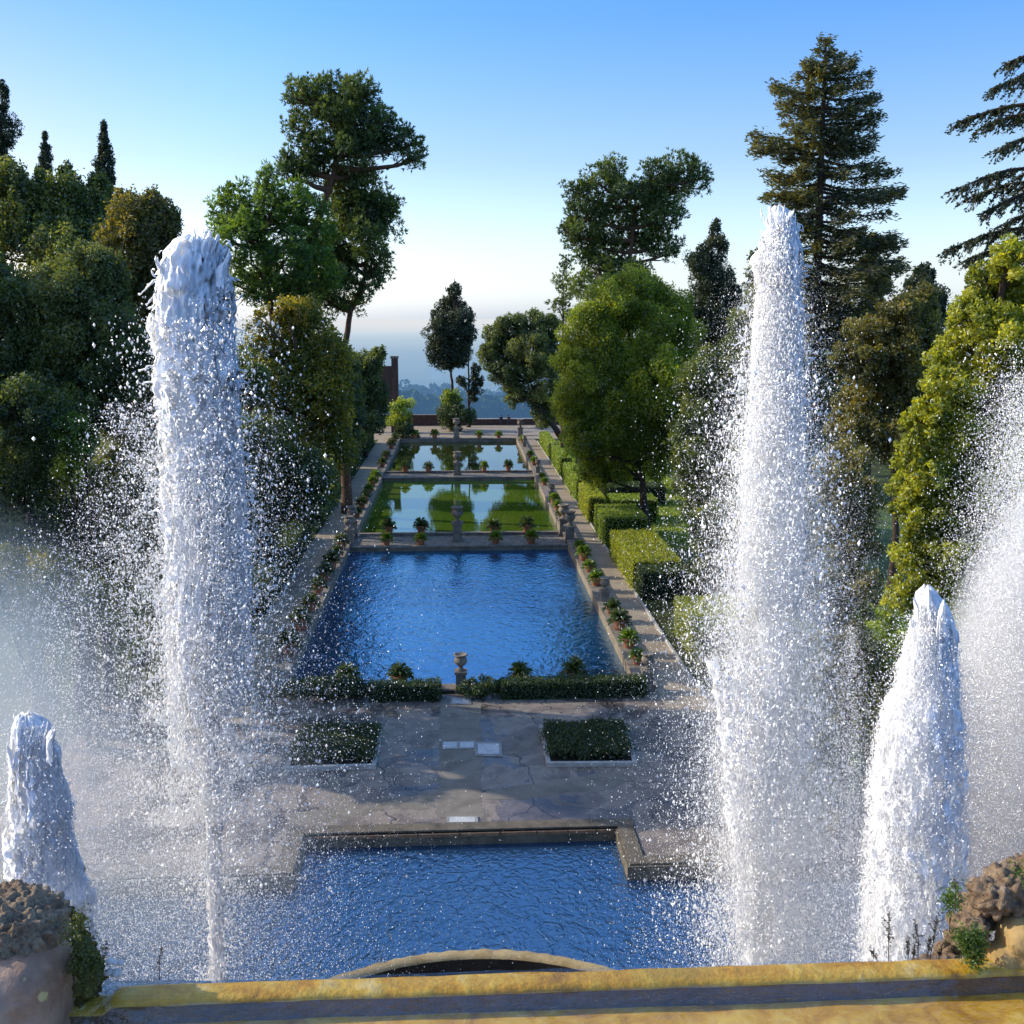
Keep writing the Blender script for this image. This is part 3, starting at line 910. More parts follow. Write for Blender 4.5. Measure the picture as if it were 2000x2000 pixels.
# pots at the front hedge
for i, (px, py) in enumerate([cropB(360, 850), cropB(590, 840), cropB(1110, 830), cropB(1340, 830)]):
    d = ray(px, 1000)
    place(pot_b, (d[0] / d[1] * 48.0, 48.0, .19), "dark potted shrub, %s from left rising behind the front hedge" % ORD[i], GP, 1.1)

# ------------------------------------------------------------------ hedges
def hedge(x0, x1, y0, y1, h, mat, label, leaf=.13, dens=1.0, z0=0.0, round_=.12):
    e = empty("hedge", ((x0 + x1) / 2, (y0 + y1) / 2, 0), label, "hedge", "clipped hedges beside the ponds")
    MB().box((x0 + .1, y0 + .1, z0 - .01), (x1 - .1, y1 - .1, h - .12)).build("branches", M["inner"], e)  # solid near-black core painting the shade inside the hedge and blocking light
    mb = MB()
    faces = [((x1 - x0) * (y1 - y0), 2), ((x1 - x0) * (h - z0), 1), ((y1 - y0) * (h - z0), 0)]
    for area, ax in faces:
        for side_ in (0, 1):
            if ax == 2 and side_ == 0: continue
            n = int(min(30000, dens * 2.6 * area / (leaf * leaf * .6)))
            p = np.stack([R.uniform(x0, x1, n), R.uniform(y0, y1, n), R.uniform(z0, h, n)], 1)
            p[:, ax] = (x0, y0, z0)[ax] if side_ == 0 else (x1, y1, h)[ax]
            wob = np.array([mnoise.noise(Vector(q * .9)) for q in p[:: max(1, n // 2500)]])
            w = np.repeat(wob, max(1, n // 2500))[:n] if n > 2500 else wob
            p += R.normal(0, .045, (n, 3))
            p[:, ax] += (w[:n] if len(w) >= n else np.resize(w, n)) * .07
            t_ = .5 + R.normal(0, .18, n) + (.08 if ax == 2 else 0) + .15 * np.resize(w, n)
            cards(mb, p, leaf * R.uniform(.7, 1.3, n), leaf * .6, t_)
    mb.build("foliage", mat, e)
    return e
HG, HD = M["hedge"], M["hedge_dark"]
def fx(px, y): d = ray(px, 1000); return d[0] / d[1] * y
def ux(px, py, y):
    d = ray(px, py); return d[0] / d[1] * y
yh = 46.9
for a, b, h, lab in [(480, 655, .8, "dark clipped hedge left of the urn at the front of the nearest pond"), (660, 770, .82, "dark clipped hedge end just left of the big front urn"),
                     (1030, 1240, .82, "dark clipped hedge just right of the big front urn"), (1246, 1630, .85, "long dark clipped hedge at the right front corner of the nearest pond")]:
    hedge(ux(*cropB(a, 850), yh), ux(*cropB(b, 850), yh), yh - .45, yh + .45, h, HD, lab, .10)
def bush(name, label, c, r, mat, leaf, cat="bush", kind="leaf", dens=1., lob=16, group=None, upright=0):
    e = empty(name, (c[0], c[1], 0), label, cat, group)
    mb = MB()
    crown(mb, [(c, r)], leaf, dens, kind, upright, lob=lob)
    mb.build("foliage", mat, e)
    tb = MB()
    for _ in range(6):
        q = np.array(c) + unit(1)[0] * np.array(r) * .6
        tb.tube([[c[0] + R.normal(0, .05), c[1] + R.normal(0, .05), -.02], (np.array([c[0], c[1], 0]) + q) / 2, q], [.06, .04, .015], 5)
    tb.build("stem", M["bark"], e)
    return e
bush("bush", "small dark bush just right of the big front urn", (ux(*cropB(945, 850), yh), yh, .45), (1.0, .5, .5), HD, .11)
bush("bush", "straggly dark bush at the left front corner of the nearest pond", (ux(*cropB(300, 850), yh), yh, .5), (2.3, .5, .55), HD, .11)
# right hand row of clipped hedges along the path
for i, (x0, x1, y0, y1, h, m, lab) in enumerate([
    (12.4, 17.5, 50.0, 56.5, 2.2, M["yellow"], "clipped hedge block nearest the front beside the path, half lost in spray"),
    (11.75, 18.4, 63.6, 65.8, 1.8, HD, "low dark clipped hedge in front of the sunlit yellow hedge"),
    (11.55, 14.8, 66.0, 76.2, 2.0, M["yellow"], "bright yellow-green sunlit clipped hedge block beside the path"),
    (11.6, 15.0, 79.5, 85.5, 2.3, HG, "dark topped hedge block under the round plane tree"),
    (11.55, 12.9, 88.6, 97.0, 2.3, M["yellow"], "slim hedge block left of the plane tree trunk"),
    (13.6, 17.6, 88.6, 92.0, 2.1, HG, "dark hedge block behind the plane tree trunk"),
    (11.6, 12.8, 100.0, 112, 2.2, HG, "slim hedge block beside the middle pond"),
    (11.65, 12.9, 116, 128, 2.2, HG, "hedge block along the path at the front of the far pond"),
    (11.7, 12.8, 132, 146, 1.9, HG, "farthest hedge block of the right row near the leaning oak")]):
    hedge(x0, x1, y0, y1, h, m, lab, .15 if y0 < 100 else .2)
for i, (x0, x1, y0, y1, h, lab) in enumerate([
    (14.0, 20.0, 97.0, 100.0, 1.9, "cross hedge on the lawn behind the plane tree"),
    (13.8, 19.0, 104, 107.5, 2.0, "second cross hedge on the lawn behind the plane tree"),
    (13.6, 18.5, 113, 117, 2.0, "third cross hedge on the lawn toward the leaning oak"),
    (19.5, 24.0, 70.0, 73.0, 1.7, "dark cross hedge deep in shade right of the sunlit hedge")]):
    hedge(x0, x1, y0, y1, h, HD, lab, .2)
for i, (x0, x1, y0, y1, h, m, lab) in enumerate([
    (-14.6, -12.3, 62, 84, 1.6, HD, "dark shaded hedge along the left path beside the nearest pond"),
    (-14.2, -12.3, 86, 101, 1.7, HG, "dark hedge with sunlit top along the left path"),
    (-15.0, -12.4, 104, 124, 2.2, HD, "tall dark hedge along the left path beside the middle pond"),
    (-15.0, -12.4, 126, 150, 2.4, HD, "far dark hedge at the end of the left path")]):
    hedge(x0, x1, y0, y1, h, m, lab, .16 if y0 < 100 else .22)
# low sheared hedges across the lawn at right
# kerbs of the right path
mb = MB(); mb.box((11.55, 48, -.01), (11.68, 150, .13)); mb.box((11.68, 46, -.01), (11.9, 48, .12))
tag(mb.build("path_kerb", M["pale_stone"]), kind="structure")
# ------------------------------------------------------------------ trees
GT = "trees of the garden"
def leafsize(Y, px=3.2): return max(.085, px * Y / 1024)

# left mass
tree("holm_oak", "dark holm oak at the far left with upright shoots against the sky", "tree", 60, [(110, 1000), (110, 700), (120, 470)],
     px_blobs([(60, 410, 60, 65), (20, 370, 38, 50), (130, 400, 45, 60), (125, 345, 14, 34), (185, 420, 45, 60), (188, 362, 18, 32), (55, 470, 80, 80), (150, 490, 80, 80), (10, 330, 16, 30), (80, 355, 14, 30)], 60),
     "holm", leafsize(60), .45, group=GT, upright=.5)
tree("holm_oak", "holm oak with dark spiky top just left of the tall left jet", "tree", 50, [(265, 1150), (265, 750), (265, 500)],
     px_blobs([(250, 440, 38, 70), (290, 400, 15, 45), (285, 450, 36, 70), (318, 440, 18, 60), (235, 395, 14, 38), (305, 540, 36, 90), (240, 540, 55, 90), (290, 640, 50, 90), (330, 425, 9, 30), (345, 700, 50, 80), (380, 800, 50, 90), (320, 800, 60, 80), (360, 620, 40, 70)], 50),
     "brownish", leafsize(50), .4, group=GT, upright=.6, lob=20)
tree("holm_oak", "grey-green bushy oak in the middle of the left tree mass", "tree", 46, [(150, 1150), (150, 850), (155, 650)],
     px_blobs([(150, 530, 60, 65), (90, 590, 70, 70), (190, 600, 65, 70), (130, 680, 90, 75), (230, 680, 60, 75), (60, 700, 70, 80), (30, 600, 50, 80), (200, 530, 35, 50)], 46),
     "holm_blue", leafsize(46), .4, group=GT, upright=.2, lob=22)
tree("holm_oak", "low dark oak in deep shade at the left edge of the photo", "tree", 44, [(60, 1150), (60, 950), (50, 800)],
     px_blobs([(40, 800, 80, 80), (110, 780, 60, 50), (50, 900, 80, 80), (30, 1000, 80, 70), (0, 860, 60, 90)], 44), "holm", leafsize(44), .4, group=GT)
tree("holm_oak", "dark oak with leaning trunk left of the tall left jet", "tree", 47, [(195, 1150), (165, 900), (125, 800), (130, 760)],
     px_blobs([(230, 780, 70, 70), (180, 720, 55, 50), (270, 850, 50, 80), (225, 930, 70, 75), (280, 1000, 50, 90), (180, 1010, 50, 60), (330, 930, 60, 90)], 47),
     "holm", leafsize(47), .32, group=GT)
tree("shade_tree", "dark understorey thicket low behind the left spray", "tree", 47, [(250, 1180), (250, 1100)],
     px_blobs([(60, 1110, 80, 70), (170, 1110, 70, 70), (280, 1120, 60, 80), (370, 1080, 50, 90), (350, 970, 60, 80), (410, 960, 40, 100), (400, 860, 50, 90), (110, 1010, 60, 70)], 47),
     "holm", leafsize(47), .2, group=GT)
bush("ivy_bush", "sunlit yellow-green leafy sprig seen through a gap in the left trees", P(142, 835, 42), (.75, .5, 1.2), M["fern"], .15)
bush("ivy_bush", "second yellow-green sprig, lower left of the leaning oak trunk", P(128, 900, 42), (.6, .5, 1.0), M["yellow"], .15)
bush("ivy_bush", "bright green leafy bush low behind the left spray", P(235, 1165, 43), (1.5, .9, 1.7), M["fern"], .17)
bush("ivy_bush", "mixed green and brown bush low at the left edge behind the spray", P(70, 1110, 42), (3.0, 1.8, 1.8), M["autumn"], .15)
tree("laurel_tree", "broad dark laurel in shade behind the left jet and right of it", "tree", 70, [(500, 1080), (500, 950), (500, 850)],
     px_blobs([(500, 860, 70, 70), (575, 900, 60, 60), (440, 880, 60, 90), (540, 950, 70, 50), (460, 980, 70, 60), (400, 900, 50, 100), (420, 1020, 60, 50), (600, 960, 40, 30), (470, 740, 40, 70)], 70),
     "holm", leafsize(70), .35, group=GT)
tree("shrubby_tree", "yellowing leafy tree just right of the tall left jet", "tree", 84, [(560, 1000), (560, 850), (560, 720)],
     px_blobs([(545, 610, 40, 40), (585, 630, 45, 50), (505, 660, 50, 55), (600, 690, 50, 55), (550, 730, 65, 60), (625, 760, 38, 50), (490, 750, 50, 60), (590, 800, 55, 55), (520, 810, 60, 60), (500, 610, 36, 40), (640, 690, 26, 40), (620, 850, 50, 50)], 84),
     "autumn", leafsize(84), .3, group=GT, upright=.35, lob=22)
tree("shrubby_tree", "dark green thicket along the left path before the brick gate", "tree", 104, [(625, 900), (625, 800), (625, 740)],
     px_blobs([(610, 760, 45, 55), (650, 740, 30, 45), (600, 830, 50, 55), (640, 830, 38, 50), (620, 890, 40, 36), (660, 800, 24, 40)], 104),
     "hedge_dark", leafsize(104), .3, group=GT, upright=.2)
tree("laurel_tree", "dark leafy tree bridging the thicket and the laurel at the gate", "tree", 119, [(655, 880), (650, 800), (648, 740)],
     px_blobs([(640, 715, 34, 50), (655, 770, 32, 50), (630, 700, 30, 36), (650, 830, 30, 36), (665, 720, 20, 40), (600, 720, 40, 50)], 119),
     "holm", leafsize(119, 2.4), .3, group=GT, upright=.2)
tree("holm_oak", "added oak at the left edge, mostly outside the photo", "tree", 46, [(-120, 1150), (-120, 900), (-120, 700)],  # added mostly out of view to shade the basin's left side
     px_blobs([(-110, 560, 110, 110), (-60, 760, 90, 120), (-170, 760, 120, 140), (-90, 980, 110, 130), (-220, 950, 100, 150)], 46),
     "holm", leafsize(46, 5), .5, group=GT)
tree("laurel_tree", "dark rounded laurel in front of the brick gate", "tree", 134, [(690, 860), (690, 780), (690, 740)],
     px_blobs([(698, 700, 28, 42), (680, 745, 42, 48), (712, 760, 20, 46), (665, 700, 24, 34), (685, 805, 34, 32), (655, 790, 32, 46), (716, 675, 12, 22)], 134),
     "holm", leafsize(134, 2.2), .3, group=GT, upright=.2)
for c_, r_, lab in [((-14.6, 50.5, 2.0), (1.7, 2.2, 2.4), "dark shaded bush by the left path, nearest the terrace"), ((-14.8, 55.5, 2.2), (1.8, 2.4, 2.6), "dark shaded bush by the left path, second from the terrace"),
                    ((-15.0, 60.5, 2.2), (1.8, 2.4, 2.6), "dark shaded bush by the left path, third from the terrace")]:
    bush("bush", lab, c_, r_, M["holm"], .17)
tree("shade_tree", "shaded tree behind the falling part of the tall left jet", "tree", 56, [(330, 1150), (330, 950)],
     px_blobs([(330, 760, 60, 70), (280, 820, 60, 70), (380, 830, 50, 70), (320, 900, 70, 70), (390, 930, 50, 60), (300, 1000, 60, 60)], 56), "holm", leafsize(56), .3, group=GT)
# pines on the left
PN = leafsize(92, 2.5)
tree("stone_pine", "tallest pine with leaning trunk and broad dark top left of centre", "tree", 92, [(535, 640), (560, 520), (598, 420), (628, 335), (640, 250), (650, 200)],
     px_blobs([(590, 190, 48, 36), (560, 185, 22, 28), (640, 175, 45, 30), (680, 185, 40, 36), (615, 225, 55, 38), (565, 245, 32, 30), (660, 235, 60, 45), (715, 235, 35, 38), (740, 262, 38, 30),
                (770, 275, 26, 40), (785, 300, 14, 24), (700, 280, 50, 28), (650, 285, 55, 25), (590, 280, 45, 28), (560, 310, 30, 28), (548, 325, 24, 30), (600, 325, 40, 18), (670, 330, 40, 24)], 92),
     "pine", PN, .55, "bark_red", GT, "needle", dens=.58, lob=12)
tree("stone_pine", "green pine on the left with lighter lumpy crown beside the tallest pine", "tree", 89, [(520, 700), (510, 560), (490, 440)],
     px_blobs([(505, 345, 26, 30), (470, 390, 30, 42), (520, 385, 36, 36), (430, 400, 30, 50), (450, 440, 44, 44), (500, 440, 45, 45), (540, 420, 30, 40), (420, 450, 22, 40), (480, 500, 50, 45),
                (540, 490, 45, 45), (450, 540, 30, 45), (520, 550, 55, 45), (580, 540, 45, 40), (570, 460, 34, 44), (600, 500, 40, 50), (585, 400, 30, 34), (560, 380, 34, 36), (610, 440, 26, 40)], 89),
     "pine2", PN, .45, "bark_red", GT, "needle", dens=.64, lob=12)
tree("stone_pine", "dark pine with slim curved trunk on the right of the left pine group", "tree", 95, [(648, 660), (662, 590), (690, 520), (695, 440)],
     px_blobs([(690, 360, 40, 28), (730, 390, 25, 30), (700, 400, 48, 36), (660, 420, 40, 40), (735, 420, 24, 26), (700, 450, 52, 34), (640, 460, 36, 36), (670, 500, 50, 36), (715, 495, 28, 30), (690, 540, 40, 24),
                (640, 520, 36, 40), (660, 575, 30, 22), (610, 560, 36, 30), (645, 350, 40, 30), (668, 385, 42, 36), (690, 420, 40, 36), (600, 540, 40, 36), (640, 400, 40, 36), (625, 490, 40, 40)], 95),
     "pine", PN, .45, "bark_red", GT, "needle", dens=.58, lob=12)
# far left cypresses
def cypress(name, label, Y, u, vt, vb, w, mat="cypress", n=9, leaf=2.2, group="cypress trees", lumpy=0.):
    sp = []
    for i in range(n):
        f = (i + .5) / n
        ww = w / 2 * (min(1, f * 2.4) ** .75) * (1 - .1 * f)
        sp.append((u + R.normal(0, w * (.03 + lumpy)), vt + (vb - vt) * f, max(ww * .92, 2), (vb - vt) / n * .8, 0))
    return tree(name, label, "cypress", Y, [(u, vb + 30), (u, (vt + vb) / 2), (u, vt + 10)], px_blobs(sp, Y), mat, leafsize(Y, leaf), .25, group=group, upright=.5, limb=False, lob=14)
cypress("cypress", "slim dark cypress spire second from the left edge", 75, 85, 255, 430, 31)
cypress("cypress", "slim dark cypress spire left of the tall left jet, tallest of the two", 72, 198, 236, 430, 38)
cypress("cypress", "ragged dark conifer cut off by the left edge of the photo", 62, 4, 170, 430, 66, n=8, lumpy=.12)
cypress("cypress", "broad dark cypress between the right pine and the tall right jet", 92, 1342, 424, 720, 108, n=10, lumpy=.05)
# right side
tree("plane_tree", "round yellow-green tree standing beside the right hedges", "tree", 84, [(1217, 1000), (1212, 900), (1200, 780), (1190, 680)],
     px_blobs([(1190, 560, 55, 42), (1150, 585, 50, 45), (1240, 575, 50, 45), (1110, 630, 50, 50), (1190, 640, 75, 60), (1270, 640, 48, 60), (1090, 700, 46, 50), (1160, 710, 75, 65), (1240, 720, 70, 65),
                (1090, 770, 46, 50), (1150, 800, 70, 60), (1230, 800, 68, 60), (1290, 720, 34, 60), (1100, 840, 42, 45), (1160, 865, 60, 45), (1240, 860, 50, 38), (1125, 895, 30, 30), (1280, 800, 36, 50)], 84),
     "plane", leafsize(84, 2.3), .33, group=GT, upright=.2, lob=18)
tree("stone_pine", "tall dark pine with forked crown right of centre", "tree", 110, [(1190, 640), (1185, 520), (1195, 430), (1200, 350)],
     px_blobs([(1160, 325, 28, 34), (1135, 350, 35, 34), (1090, 365, 28, 28), (1170, 370, 44, 36), (1240, 330, 36, 30), (1285, 325, 36, 30), (1315, 340, 26, 34), (1265, 365, 50, 34), (1225, 380, 40, 38),
                (1100, 410, 40, 36), (1150, 420, 55, 40), (1205, 430, 46, 36), (1255, 410, 36, 34), (1075, 440, 26, 24), (1110, 460, 40, 34), (1160, 475, 50, 36), (1240, 460, 40, 26), (1265, 478, 18, 14),
                (1120, 505, 40, 30), (1180, 520, 50, 30), (1100, 540, 34, 26), (1150, 555, 40, 24)], 110),
     "pine", leafsize(110, 2.2), .5, "bark_red", GT, "needle", dens=.58, lob=12)
tree("young_pine", "thin feathery conifer at the left foot of the forked pine", "tree", 125, [(1062, 640), (1062, 560), (1062, 520)],
     px_blobs([(1065, 500, 12, 18), (1060, 530, 20, 14), (1070, 555, 20, 14), (1055, 580, 22, 14), (1075, 595, 20, 14)], 125), "pine", leafsize(125, 2), .2, "bark", GT, "needle", dens=.5, lob=8)
tree("holm_oak", "leaning round oak with dark curved trunk at the far right of the ponds", "tree", 150, [(1062, 835), (1040, 800), (1020, 770), (1000, 720)],
     px_blobs([(935, 640, 26, 28), (965, 620, 30, 28), (1000, 612, 32, 26), (1035, 625, 28, 28), (925, 670, 22, 26), (960, 665, 36, 34), (1005, 660, 38, 36), (1045, 665, 30, 36), (945, 705, 28, 28),
                (985, 710, 36, 34), (1030, 715, 36, 34), (970, 745, 22, 20), (1010, 755, 30, 24), (1045, 765, 26, 28), (1025, 790, 22, 16)], 150),
     "holm_blue", leafsize(150, 2.0), .5, group=GT, lob=14)
# centre group on the far terrace
tree("cypress", "broad old cypress standing alone at the centre of the far terrace", "cypress", 168, [(853, 775), (852, 720), (850, 680)],
     px_blobs([(858, 553, 14, 18), (855, 575, 24, 22), (842, 600, 28, 24), (868, 605, 26, 26), (832, 630, 26, 24), (862, 635, 32, 26), (825, 655, 22, 22), (850, 662, 36, 24), (878, 650, 14, 24), (838, 682, 26, 16), (868, 680, 20, 14)], 168),
     "cypress", leafsize(168, 1.9), .55, group="cypress trees", lob=14, upright=.2)
tree("bare_trunk", "thin bare trunk with small ivy crown right of the central cypress", "tree", 171, [(884, 790), (884, 700), (881, 610)],
     px_blobs([(898, 700, 9, 16), (900, 725, 14, 22), (893, 745, 10, 14), (872, 722, 12, 12), (886, 600, 9, 22)], 171), "cypress", leafsize(171, 1.9), .34, group=GT, lob=10)
bush("bush", "round clipped shrub at the foot of the central cypress", P(858, 786, 165), (2.95, 2.6, 2.1), M["hedge_dark"], .3)
bush("bush", "yellow-green pointed shrub rising from the round shrub at the cypress", P(850, 757, 166), (1.9, 1.5, 1.7), M["hedge"], .3)
bush("bush", "round yellow-green bush at the far left corner of the ponds", P(755, 782, 156), (2.0, 1.9, 2.4), M["hedge"], .28)
bush("bush", "low dark bush left of the far pond's urn wall", P(765, 815, 154.5), (1.6, 1.2, 1.6), M["hedge_dark"], .28)
# dark background trees on the right
for lab, Y, tr, bl, mt, kd in [
    ("dark leafy tree in shade right of the round yellow-green tree", 74, [(1350, 1000), (1350, 850)], [(1330, 740, 60, 80), (1390, 720, 60, 80), (1320, 850, 70, 80), (1400, 840, 70, 90), (1340, 930, 70, 60), (1420, 930, 60, 70), (1430, 560, 22, 90), (1420, 640, 40, 70)], "holm", "leaf"),
    ("dark thicket low behind the tall right jet", 64, [(1490, 1050), (1490, 850)], [(1480, 720, 60, 90), (1530, 760, 60, 90), (1470, 860, 70, 90), (1550, 880, 60, 90), (1500, 980, 80, 80), (1570, 1000, 60, 80)], "holm", "leaf"),
    ("layered dark cedar between the redwood and the yellow bush", 56, [(1690, 1000), (1690, 800), (1690, 620)], [(1700, 590, 50, 26), (1740, 570, 36, 30), (1650, 630, 60, 28), (1720, 630, 70, 34), (1620, 680, 50, 36), (1690, 680, 80, 40), (1750, 680, 50, 50), (1640, 740, 70, 50), (1720, 750, 70, 50), (1610, 810, 50, 60), (1680, 830, 70, 60)], "brownish", "leaf"),
    ("pointed dark tree top behind the layered cedar", 80, [(1738, 700), (1738, 560)], [(1742, 520, 20, 20), (1735, 545, 30, 26), (1745, 570, 40, 30), (1740, 610, 40, 40)], "cypress", "leaf"),
    ("small upright tree right of the redwood trunk", 85, [(1650, 700), (1650, 560)], [(1645, 470, 14, 30), (1640, 510, 26, 30), (1655, 545, 26, 34), (1648, 585, 26, 26), (1640, 620, 30, 30)], "redwood", "leaf"),
    ("deep shade thicket low right of the sunlit hedge, behind the spray", 62, [(1420, 1150), (1420, 1080)], [(1340, 1000, 50, 50), (1400, 1010, 60, 60), (1470, 1060, 60, 80), (1400, 1090, 60, 50), (1530, 1100, 60, 70), (1330, 1090, 40, 40)], "holm", "leaf"),
    ("dark tree filling the shade behind the plane tree trunk", 104, [(1330, 900), (1320, 800)], [(1310, 800, 50, 60), (1360, 820, 50, 60), (1300, 880, 50, 40), (1360, 900, 50, 40), (1420, 860, 50, 60)], "holm_blue", "leaf")]:
    tree("shade_tree", lab, "tree", Y, tr, px_blobs(bl, Y), mt, leafsize(Y), .3, group=GT, kind=kd)
tree("shrubby_tree", "brownish green leafy tree low between the two right jets", "tree", 30, [(1600, 1300), (1595, 1150), (1595, 1000)],
     px_blobs([(1590, 880, 45, 50), (1570, 950, 55, 60), (1625, 960, 45, 60), (1590, 1040, 65, 60), (1610, 1120, 55, 60), (1560, 1130, 50, 60), (1590, 1210, 60, 60), (1560, 1290, 50, 60), (1530, 1400, 50, 80), (1560, 1500, 50, 80)], 30),
     "brownish", leafsize(30), .2, group=GT)
tree("laurel_tree", "big sunlit yellow-green bush at the right edge", "tree", 22, [(1850, 1200), (1850, 900), (1880, 650)],
     px_blobs([(1905, 490, 36, 40), (1870, 540, 45, 50), (1930, 560, 50, 60), (1830, 600, 40, 45), (1890, 640, 60, 60), (1800, 670, 45, 45), (1850, 720, 60, 55), (1930, 730, 60, 80), (1780, 740, 45, 50), (1740, 800, 36, 40),
                (1800, 820, 60, 60), (1870, 830, 60, 70), (1720, 860, 36, 36), (1750, 900, 50, 50), (1820, 930, 60, 70), (1900, 950, 60, 90), (1705, 930, 32, 40), (1740, 990, 48, 55), (1810, 1040, 60, 60), (1720, 1060, 40, 45), (1760, 1110, 50, 50), (1700, 1130, 30, 40)], 22),
     "yellow", leafsize(22, 4.6), .2, group=GT)
bush("bush", "sunlit mixed green and rusty bush low between the right jets", P(1660, 1230, 34), (1.3, 1.1, 1.5), M["hedge"], .13)
bush("bush", "low brownish bush beside the sunlit bush between the right jets", P(1640, 1310, 30), (1.2, 1.0, 1.3), M["autumn"], .12)

# redwood: tiers of drooping branches on a straight trunk
def redwood():
    Y = 62
    k = K * Y / 2000
    base = P(1548, 600, Y); base = np.array([base[0], Y, 0])
    e = empty("redwood", base, "very tall redwood with straight trunk and tiered branches on the right", "tree", GT)
    top = P(1558, 72, Y)
    tb, cb = MB(), MB()
    pts = [base + (top - base) * f for f in np.linspace(0, 1, 14)]
    tb.tube(pts, [.55 * (1 - .93 * f) + .03 for f in np.linspace(0, 1, 14)], 10)
    prof_l = [(80, 10), (110, 32), (150, 60), (180, 112), (215, 66), (240, 92), (262, 140), (300, 86), (350, 108), (395, 84), (430, 60), (470, 50), (520, 50), (580, 50), (640, 50), (700, 44)]
    prof_r = [(80, 12), (110, 40), (140, 70), (165, 100), (200, 112), (240, 104), (262, 96), (300, 100), (330, 126), (365, 160), (400, 130), (440, 146), (480, 150), (520, 160), (560, 130), (610, 120), (700, 80)]
    v = 80.0
    while v < 690:
        for sgn, prof in ((-1, prof_l), (1, prof_r)):
            L0 = np.interp(v, [a for a, _ in prof], [b for _, b in prof]) * k
            for q in range(1 if v < 130 else 2):
                L = L0 * (R.uniform(.85, 1.05) if q == 0 else R.uniform(.4, .85))
                a = rad(R.uniform(-18, 18)) if q == 0 else rad(R.uniform(20, 75) * R.choice([-1, 1]))
                dx, dy = sgn * math.cos(a), math.sin(a)
                vq = v + R.uniform(-7, 7)
                s = P(1558 - (vq - 72) * .018, vq, Y); s = base + (top - base) * ((s[2]) / top[2])
                up = (.12 if v < 250 else .0) + R.normal(0, .09)
                kn = np.linspace(0, 1, 7)
                wig = np.cumsum(R.normal(0, .035, 7)) * L
                mids = [s + np.array([dx * L * f, dy * L * f + wig[i], L * (up * f - .20 * f + .22 * f * f) + wig[i] * .5]) for i, f in enumerate(kn)]
                tb.tube(mids, [.085 * (1 - f) + .018 for f in kn], 5)
                n = int(18 * L + 7)
                f = .14 + .9 * R.random(n) ** .75
                bp = np.stack([np.interp(f, kn, [m[i] for m in mids]) for i in range(3)], 1)
                wdt = (.06 * L + .20) * (1.15 - .5 * f)
                off = R.normal(0, 1, (n, 3)) * np.stack([wdt * .5, wdt, np.full(n, .13)], 1) - np.array([0, 0, .10])
                c = bp + off
                kk = 6
                cc = np.repeat(c, kk, 0) + R.normal(0, .13, (n * kk, 3))
                ax = np.repeat(np.stack([np.full(n, dx), np.full(n, dy), np.full(n, .12)], 1), kk, 0) + R.normal(0, .55, (n * kk, 3))
                t_ = np.repeat(.45 + R.normal(0, .2, n), kk) + R.normal(0, .08, n * kk) - (.10 if sgn > 0 else -.08)
                cards(cb, cc, .32, .085, t_, ax)
        v += R.uniform(8, 20)
    tb.build("trunk", M["bark"], e, smooth=True)
    cb.build("crown", M["redwood"], e)
redwood()

# cedar at the right edge: long level boughs with hanging needles
def cedar():
    Y = 30
    base = P(2030, 700, Y); base = np.array([base[0], Y, 0])
    e = empty("cedar", base, "cedar at the right edge with long drooping dark boughs", "tree", GT)
    tb, cb = MB(), MB()
    top = P(2025, 60, Y)
    pts = [base + (top - base) * f for f in np.linspace(0, 1, 10)]
    tb.tube(pts, [.5 * (1 - .85 * f) for f in np.linspace(0, 1, 10)], 10)
    boughs = [((2020, 105), (1895, 120)), ((2020, 150), (1878, 166)), ((2020, 205), (1815, 228)), ((2020, 222), (1850, 240)), ((2020, 262), (1885, 282)), ((2025, 335), (1808, 356)), ((2020, 352), (1830, 372)),
              ((2020, 372), (1860, 400)), ((2020, 410), (1890, 425)), ((2020, 445), (1795, 468)), ((2020, 460), (1820, 492)), ((2020, 480), (1840, 520))]
    for (u0, v0), (u1, v1) in boughs:
        a, b = P(u0, v0, Y), P(u1, v1, Y + R.uniform(-2, 1))
        L = np.linalg.norm(b - a)
        ms = [a + (b - a) * f + np.array([0, 0, .09 * L * math.sin(math.pi * f)]) for f in np.linspace(0, 1, 8)]
        tb.tube(ms, [.09 * (1 - f) + .012 for f in np.linspace(0, 1, 8)], 6)
        for _ in range(int(20 * L)):
            f = R.uniform(.1, 1) ** .8
            s = np.array([np.interp(f, np.linspace(0, 1, 8), [m[i] for m in ms]) for i in range(3)])
            d = (b - a) / L + np.array([R.normal(0, .35), R.normal(0, .9), R.uniform(-1.1, .05)])
            d /= np.linalg.norm(d)
            l = R.uniform(.3, .95) * (1.15 - .6 * f)
            q = [s, s + d * l * .5 + np.array([0, 0, -.03]), s + d * l + np.array([0, 0, -.22 * l - .04])]
            tb.tube(q, [.016, .011, .004], 4)
            n = int(34 * l)
            g = R.random(n)[:, None]
            c = q[0] * (1 - g) ** 2 + 2 * q[1] * g * (1 - g) + q[2] * g ** 2 + R.normal(0, .03, (n, 3))
            cards(cb, c, .13, .055, R.normal(.42, .18, n), d + R.normal(0, .6, (n, 3)))
    tb.build("trunk", M["bark"], e, smooth=True)
    cb.build("crown", M["cedar"], e)
cedar()

